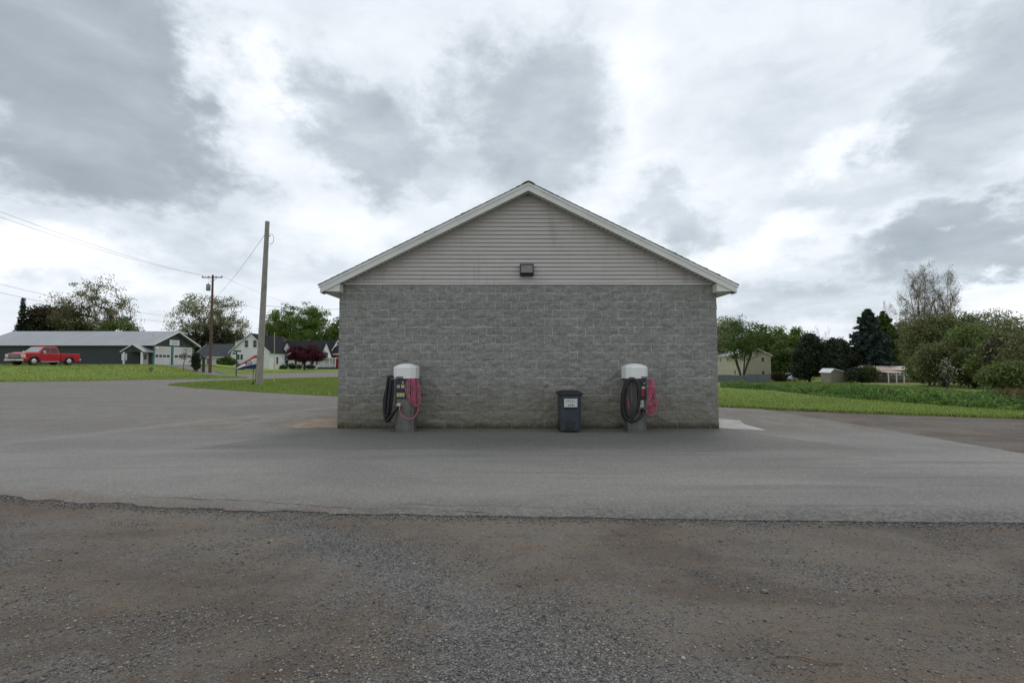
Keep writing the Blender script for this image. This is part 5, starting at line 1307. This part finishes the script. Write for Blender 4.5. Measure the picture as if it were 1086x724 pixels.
th = [(957, 341, 100, 40, L_thick, 'olive thicket tree behind the end of the mobile home', 90, .8), (990, 333, 55, 50, L_thick, 'broad olive thicket tree under the tallest bare trees', 90, .7), (1019, 333, 56, 44, L_thick2, 'dark-topped thicket tree in the middle of the right tree line', 90, .7),
      (1053, 331, 54, 62, L_pale, 'pale airy willow-like tree near the right edge', 60, .7), (1035, 345, 46, 44, L_thick2, 'greener thicket tree in front of the pale airy tree', 90, .6), (1000, 362, 47, 38, L_thick, 'lower brownish thicket shrub tree with thin stems near the field', 80, .5),
      (985, 371, 52, 32, L_thick2, 'low green thicket tree right of the mobile home', 100, .5), (1060, 364, 40, 46, L_thick2, 'low dense thicket tree right of centre in the tree line', 100, .5), (1085, 352, 36, 44, L_darkb, 'dark thicket tree at the right edge of the photo', 100, .55),
      (1032, 373, 42, 36, L_olive, 'low olive shrub tree at the near edge of the thicket', 100, .42), (1118, 350, 31, 70, L_thick, 'thicket tree just beyond the right edge', 90, .55), (1084, 386, 30, 62, L_thick2, 'low green bush mass at the far right field edge', 120, .35), (1165, 340, 30, 80, L_olive, 'olive thicket tree well past the right edge', 90, .6)]
for i, (p, t_, Y, w_, m_, lb, per, sp) in enumerate(th):
    T('thicket_tree', p, t_, Y, w_, lb, .12 if i != 3 else .25, mb_=B_dark if i % 2 else B_grey, ml=m_, seed=100 + i, K=170, per=per * 1.9, leaf=.085 + Y * .0014, spread=sp, r0=.14, twig=.016, group=gr, bottom=.97 if i != 3 else .6, hollow=.2)
T('blossom_bush', 1003, 380, 41, 18, 'small whitish blossoming bush at the front of the thicket', .2, mb_=B_dark, ml=L_blossom, seed=130, K=34, per=5, leaf=.11, spread=.35, r0=.06, cat='shrub', bottom=.8)
T('round_hedge', 909, 389.5, 78, 25, 'dark rounded hedge right of the tan shed', .05, mb_=B_dark, ml=L_cedar, seed=131, K=110, per=130, leaf=.18, spread=.28, shape='egg', cat='hedge', bottom=.9, hollow=.5)
T('olive_bush', 920, 388.5, 77, 14, 'olive bush between the round hedge and the mobile home', .05, mb_=B_dark, ml=L_olive, seed=132, K=80, per=110, leaf=.2, spread=.35, cat='shrub', bottom=.9)
for i, (p, w_) in enumerate(((823, 12), (829, 8))):
    T('field_bush', p, 394 + i, 96, w_, ['dark bush at the right end of the grey fence', 'small bush left of the bluish van'][i], .1, mb_=B_dark, ml=L_darkb, seed=140 + i, K=30, per=70, leaf=.22, spread=.35, cat='shrub', bottom=.9)

# far woods that close the horizon (uncountable)
def woods(name, arc, r_, hgt, m, n_, seed, size=1.1, lift=0.0):
    rng = np.random.default_rng(seed); a = rng.uniform(arc[0], arc[1], n_); dr = rng.uniform(0, 40, n_); rr_ = r_ + dr
    x = np.sin(a) * rr_; y = np.cos(a) * rr_
    prof = np.array([hgt * (.62 + .3 * noise.noise(Vector((t * 26, seed, 0))) + .25 * noise.noise(Vector((t * 90, seed, 3)))) for t in a])
    z = rng.uniform(0, 1, n_) ** .7 * prof - 4; zt = np.array([terr(p, q) for p, q in zip(x, y)])
    o = leaves(name, np.stack([x, y, z + zt + 1], 1), size, m, None, rng, 1.3); return tag(o, kind='stuff')
L_far = leaf_mat('far_foliage', (.04, .06, .03), (.065, .09, .045), (.09, .11, .06))
woods('distant_woods', (-1.15, -.1), 230, 15, L_far, 45000, 1)
woods('distant_woods', (.12, 1.25), 190, 15, L_far, 60000, 2)
for o in [q for q in bpy.data.objects if q.name.startswith('distant_woods')]:
    o['label'] = 'far-off line of woods closing the horizon behind the houses' if o.name == 'distant_woods' else 'far-off line of woods closing the horizon beyond the field'; o['category'] = 'woods'

# tall weeds along the right lawn, and grass blades
def blades(name, pts, hgt, wd, m, seed, lean=.35, jitter=.5):
    rng = np.random.default_rng(seed); c = np.asarray(pts); n_ = len(c); a = rng.uniform(0, 6.28, n_)
    h = np.asarray(hgt) * rng.uniform(1 - jitter, 1 + jitter * .6, n_); w_ = wd * rng.uniform(.6, 1.4, n_)
    s = np.stack([np.cos(a), np.sin(a), np.zeros(n_)], 1); b = rng.uniform(0, 6.28, n_); l = np.stack([np.cos(b), np.sin(b), np.zeros(n_)], 1) * (h * lean * rng.uniform(0, 1.4, n_))[:, None]
    up = np.array([0, 0, 1.0]) * h[:, None]; S = s * w_[:, None] * .5
    v = np.stack([c - S, c + S, c + S * .8 + l * .35 + up * .6, c + l + up, c - S * .8 + l * .35 + up * .6], 1).reshape(-1, 3)
    q = np.arange(n_ * 5).reshape(-1, 5); return fast_mesh(name, v, q, m)
def inpoly(poly, x, y):
    c = np.zeros(len(x), bool); k = len(poly); j = k - 1
    for i in range(k):
        xi, yi = poly[i][0], poly[i][1]; xj, yj = poly[j][0], poly[j][1]
        if yi != yj: c ^= ((yi > y) != (yj > y)) & (x < (xj - xi) * (y - yi) / (yj - yi) + xi)
        j = i
    return c
def scatter(poly, n_, seed, near=None):
    rng = np.random.default_rng(seed); P = np.array([[p[0], p[1]] for p in poly]); lo, hi = P.min(0), P.max(0); out = []; tot = 0
    while tot < n_:
        x = rng.uniform(lo[0], hi[0], n_); y = rng.uniform(lo[1], hi[1], n_); k = inpoly(poly, x, y)
        if near: k &= rng.uniform(0, 1, n_) < np.minimum(1, (near / np.maximum(1, y)) ** 1.5)
        out.append(np.stack([x[k], y[k]], 1)); tot += k.sum()
    return np.concatenate(out)[:n_]
def withz(P, off): return np.array([(p[0], p[1], terr(p[0], p[1]) + off) for p in P])
L_grass = leaf_mat('grass_blades', (.165, .235, .045), (.215, .29, .06), (.29, .29, .12), .3)
L_weed = leaf_mat('weed_leaves', (.075, .15, .032), (.12, .215, .048), (.18, .27, .07), .3)
L_fieldg = leaf_mat('field_grass_blades', (.13, .19, .045), (.17, .235, .055), (.2, .21, .08), .3)
L_dry = leaf_mat('dry_stalks', (.16, .12, .06), (.2, .13, .075), (.13, .14, .05), .2)
tag(blades('lawn_grass', withz(scatter(lawnR, 70000, 1, 14), .02), .055, .012, L_grass, 2), 'short bright grass along the gravel at the right', 'grass', None, 'stuff')
tag(blades('island_grass', withz(scatter(isl, 45000, 3), .07), .075, .02, L_grass, 4), 'short grass on the island round the thick bare pole', 'grass', None, 'stuff')
tag(blades('lawn_edge_grass', withz(scatter(lawnL, 30000, 5), .07), .09, .04, L_grass, 6), 'short grass on the left lawn before the green building', 'grass', None, 'stuff')
band_lo = [G(764, 411), G(820, 413.5), G(900, 422.5), G(960, 427), G(1000, 430.5), G(1050, 434), G(1086, 436), G(1180, 443), G(1300, 452)]
band_hi = [G(1300, 440), G(1180, 431), G(1086, 425.5), G(1040, 421), G(1000, 419.5), G(960, 417.5), G(900, 414.5), G(830, 410), G(764, 407.2)]
band = [(p[0], p[1]) for p in band_lo + band_hi]
P = scatter(band, 70000, 7); hh_ = np.array([.04 + .78 * max(0, noise.fractal(Vector((p[0] * .6, p[1] * .6, 2)), .8, 2, 5) + .03) for p in P])
tag(blades('tall_weeds', withz(P, -.03), hh_ * .62, .03, L_weed, 8, .8), 'overgrown row of tall green weeds between the lawn and the field', 'weeds', None, 'stuff')
C_ = withz(P, 0); C_[:, 2] += np.random.default_rng(1).uniform(0, 1, len(P)) ** .7 * hh_ * .95
tag(leaves('weed_leaves', C_, .075, L_weed, None, np.random.default_rng(3), 1.4), 'broad leaves filling the row of tall weeds', 'weeds', None, 'stuff')
fb = [G(765, 407), G(900, 413.5), G(1000, 418.5), G(1086, 424), G(1300, 438), G(1300, 432), G(1086, 420), G(1000, 412), G(900, 406), G(830, 404), G(765, 405)]
P = scatter([(p[0], p[1]) for p in fb], 50000, 9)
hh_ = np.array([.06 + .16 * max(0, noise.fractal(Vector((p[0] * .2, p[1] * .2, 6)), .8, 2, 4)) for p in P])
tag(blades('field_grass', withz(P, -.03), hh_ * .6, .06, L_fieldg, 10, .5), 'rough grass in the field beyond the tall weeds', 'grass', None, 'stuff')
dr_ = [G(1060, 426), G(1100, 429), G(1180, 436), G(1180, 429), G(1086, 422.5), G(1050, 421.5)]
P = scatter([(p[0], p[1]) for p in dr_], 2500, 11)
tag(blades('dry_grass', withz(P, -.03), .5, .03, L_dry, 12, .5), 'reddish dry stalks at the right end of the field', 'dry grass', None, 'stuff')
# field lumps hiding the meeting of turf and gravel
edge = jag([G(762, 431.8), G(900, 437.8), G(1000, 441.2), G(1086, 444.2), G(1200, 451)], .02, .05, 2, 1, False)
P = np.array([(p.x + random.gauss(0, .05), p.y + random.gauss(0, .08)) for p in edge for _ in range(7)])
tag(blades('edge_tufts', withz(P, .0), .09, .02, L_grass, 14, .6), 'ragged tufts where the right lawn meets the gravel', 'grass', None, 'stuff')

# ------------------------------------------------------------------ loose stones on the dirt and along the ragged edge
def stones(name, P, size, m, seed, z=.004):
    rng = np.random.default_rng(seed); n_ = len(P)
    oc = np.array([(1, 0, 0), (-1, 0, 0), (0, 1, 0), (0, -1, 0), (0, 0, 1), (0, 0, -1), (.65, .65, .5), (-.65, .6, .55), (.6, -.65, .5), (-.6, -.65, .45)], float)
    fs = np.array([(0, 6, 8), (0, 2, 6), (2, 7, 6), (2, 1, 7), (1, 9, 7), (1, 3, 9), (3, 8, 9), (3, 0, 8), (4, 8, 6), (4, 6, 7), (4, 7, 9), (4, 9, 8), (0, 5, 2), (2, 5, 1), (1, 5, 3), (3, 5, 0)])
    s = np.asarray(size) * rng.lognormal(0, .35, n_); sc = np.stack([s, s * rng.uniform(.6, 1, n_), s * rng.uniform(.35, .7, n_)], 1)
    v = oc[None] * (1 + rng.normal(size=(n_, 10, 3)) * .14) * sc[:, None, :]
    a = rng.uniform(0, 6.28, n_); c, s_ = np.cos(a)[:, None], np.sin(a)[:, None]
    x = v[..., 0] * c - v[..., 1] * s_; y = v[..., 0] * s_ + v[..., 1] * c
    v = np.stack([x + P[:, 0:1], y + P[:, 1:2], v[..., 2] + z + sc[:, 2:3] * .3], -1).reshape(-1, 3)
    q = (fs[None] + (np.arange(n_) * 10)[:, None, None]).reshape(-1, 3); return fast_mesh(name, v, q, m)
m, nt, b = new_mat('loose_stone'); n = N(nt); g = n.node('ShaderNodeNewGeometry')
r_ = n.node('ShaderNodeValToRGB'); n.link(g.outputs['Random Per Island'], r_.inputs[0]); el_ = r_.color_ramp.elements
el_[0].color = (.05, .047, .045, 1); el_[1].color = (.36, .34, .32, 1); el_[1].position = 1
for p, c in ((.45, (.14, .138, .135)), (.75, (.21, .207, .2)), (.93, (.25, .21, .17))): q = el_.new(p); q.color = (*c, 1)
n.link(r_.outputs[0], b.inputs['Base Color']); b.inputs['Roughness'].default_value = .9; M_stone = m
rng = np.random.default_rng(21)
def gravel_density(x, y):
    # a sweep of loose gravel curving from the paving edge down to the camera, patchy elsewhere
    cx_ = np.interp(y, [2.0, 2.6, 3.2, 4.0, 4.7], [.1, -.1, -.5, -1.25, -2.4]); d_ = np.abs(x - cx_) / np.interp(y, [2, 3.2, 4.7], [.8, .75, .4])
    nz = np.array([noise.fractal(Vector((p * 1.1, q * 1.6, 4)), .8, 2, 5) for p, q in zip(x, y)])
    return np.clip(.95 * np.exp(-d_ ** 2) * (.7 + 1.5 * nz) + np.clip(nz * 1.1 + .02, 0, 1) * .55 + .05, 0, 1)
n0 = 300000; y = 1.7 + (rng.uniform(0, 1, n0) ** 1.3) * 3.2; x = rng.uniform(-1, 1, n0) * (y * 1.25 + .3); k = rng.uniform(0, 1, n0) < gravel_density(x, y) * (.5 + .5 * (2.5 / y))
P = np.stack([x[k], y[k]], 1)[:80000]
tag(stones('loose_gravel', P, .005, M_stone, 22), 'loose grey gravel scattered over the brown dirt', 'gravel', None, 'stuff')
y = 1.9 + rng.uniform(0, 1, 520) * 5; x = rng.uniform(-1, 1, 520) * y * 1.2; k = y < np.interp(x, [-6, -3, 0, 6], [5.2, 4.8, 4.6, 4.4])
tag(stones('scattered_pebbles', np.stack([x[k], y[k]], 1), .0085, M_stone, 23), 'larger pale pebbles lying about the dirt yard', 'pebbles', None, 'stuff')
fr_ = np.array([(p[0], p[1]) for p in front]); k = rng.integers(0, len(fr_), 11000)
P = fr_[k] + np.stack([rng.normal(0, .03, 11000), -np.abs(rng.normal(0, .085, 11000)) + .02], 1)
tag(stones('edge_crumbs', P, .0065, M_stone, 24, .006), 'broken crumbs of asphalt along the paving edge', 'rubble', None, 'stuff')
# a few dry sticks on the dirt
M_stick = simple('dry_stick', (.17, .11, .07), .9, .2, 10)
for i, ((px_, py_), L, a, lb) in enumerate((((858, 702), .16, -.25, 'dry twig lying on the dirt at the lower right'), ((710, 617), .06, .05, 'pale splinter of wood on the dirt below the wheeled bin'), ((655, 566), .09, -1.0, 'thin curved grass stem on the dirt just below the paving edge'))):
    gx_, gy_ = G(px_, py_); e = empty('twig', (gx_, gy_, .012), a, lb, 'twig')
    mb = MB(); mb.tube(spline([(-L, 0, 0), (-L * .3, .015, .004), (L * .3, -.01, .006), (L, .02, .0)], 5), [.0035] * 16, 5); mb.build('stem', M_stick, e)
scene.render.resolution_x = 1024; scene.render.resolution_y = 682
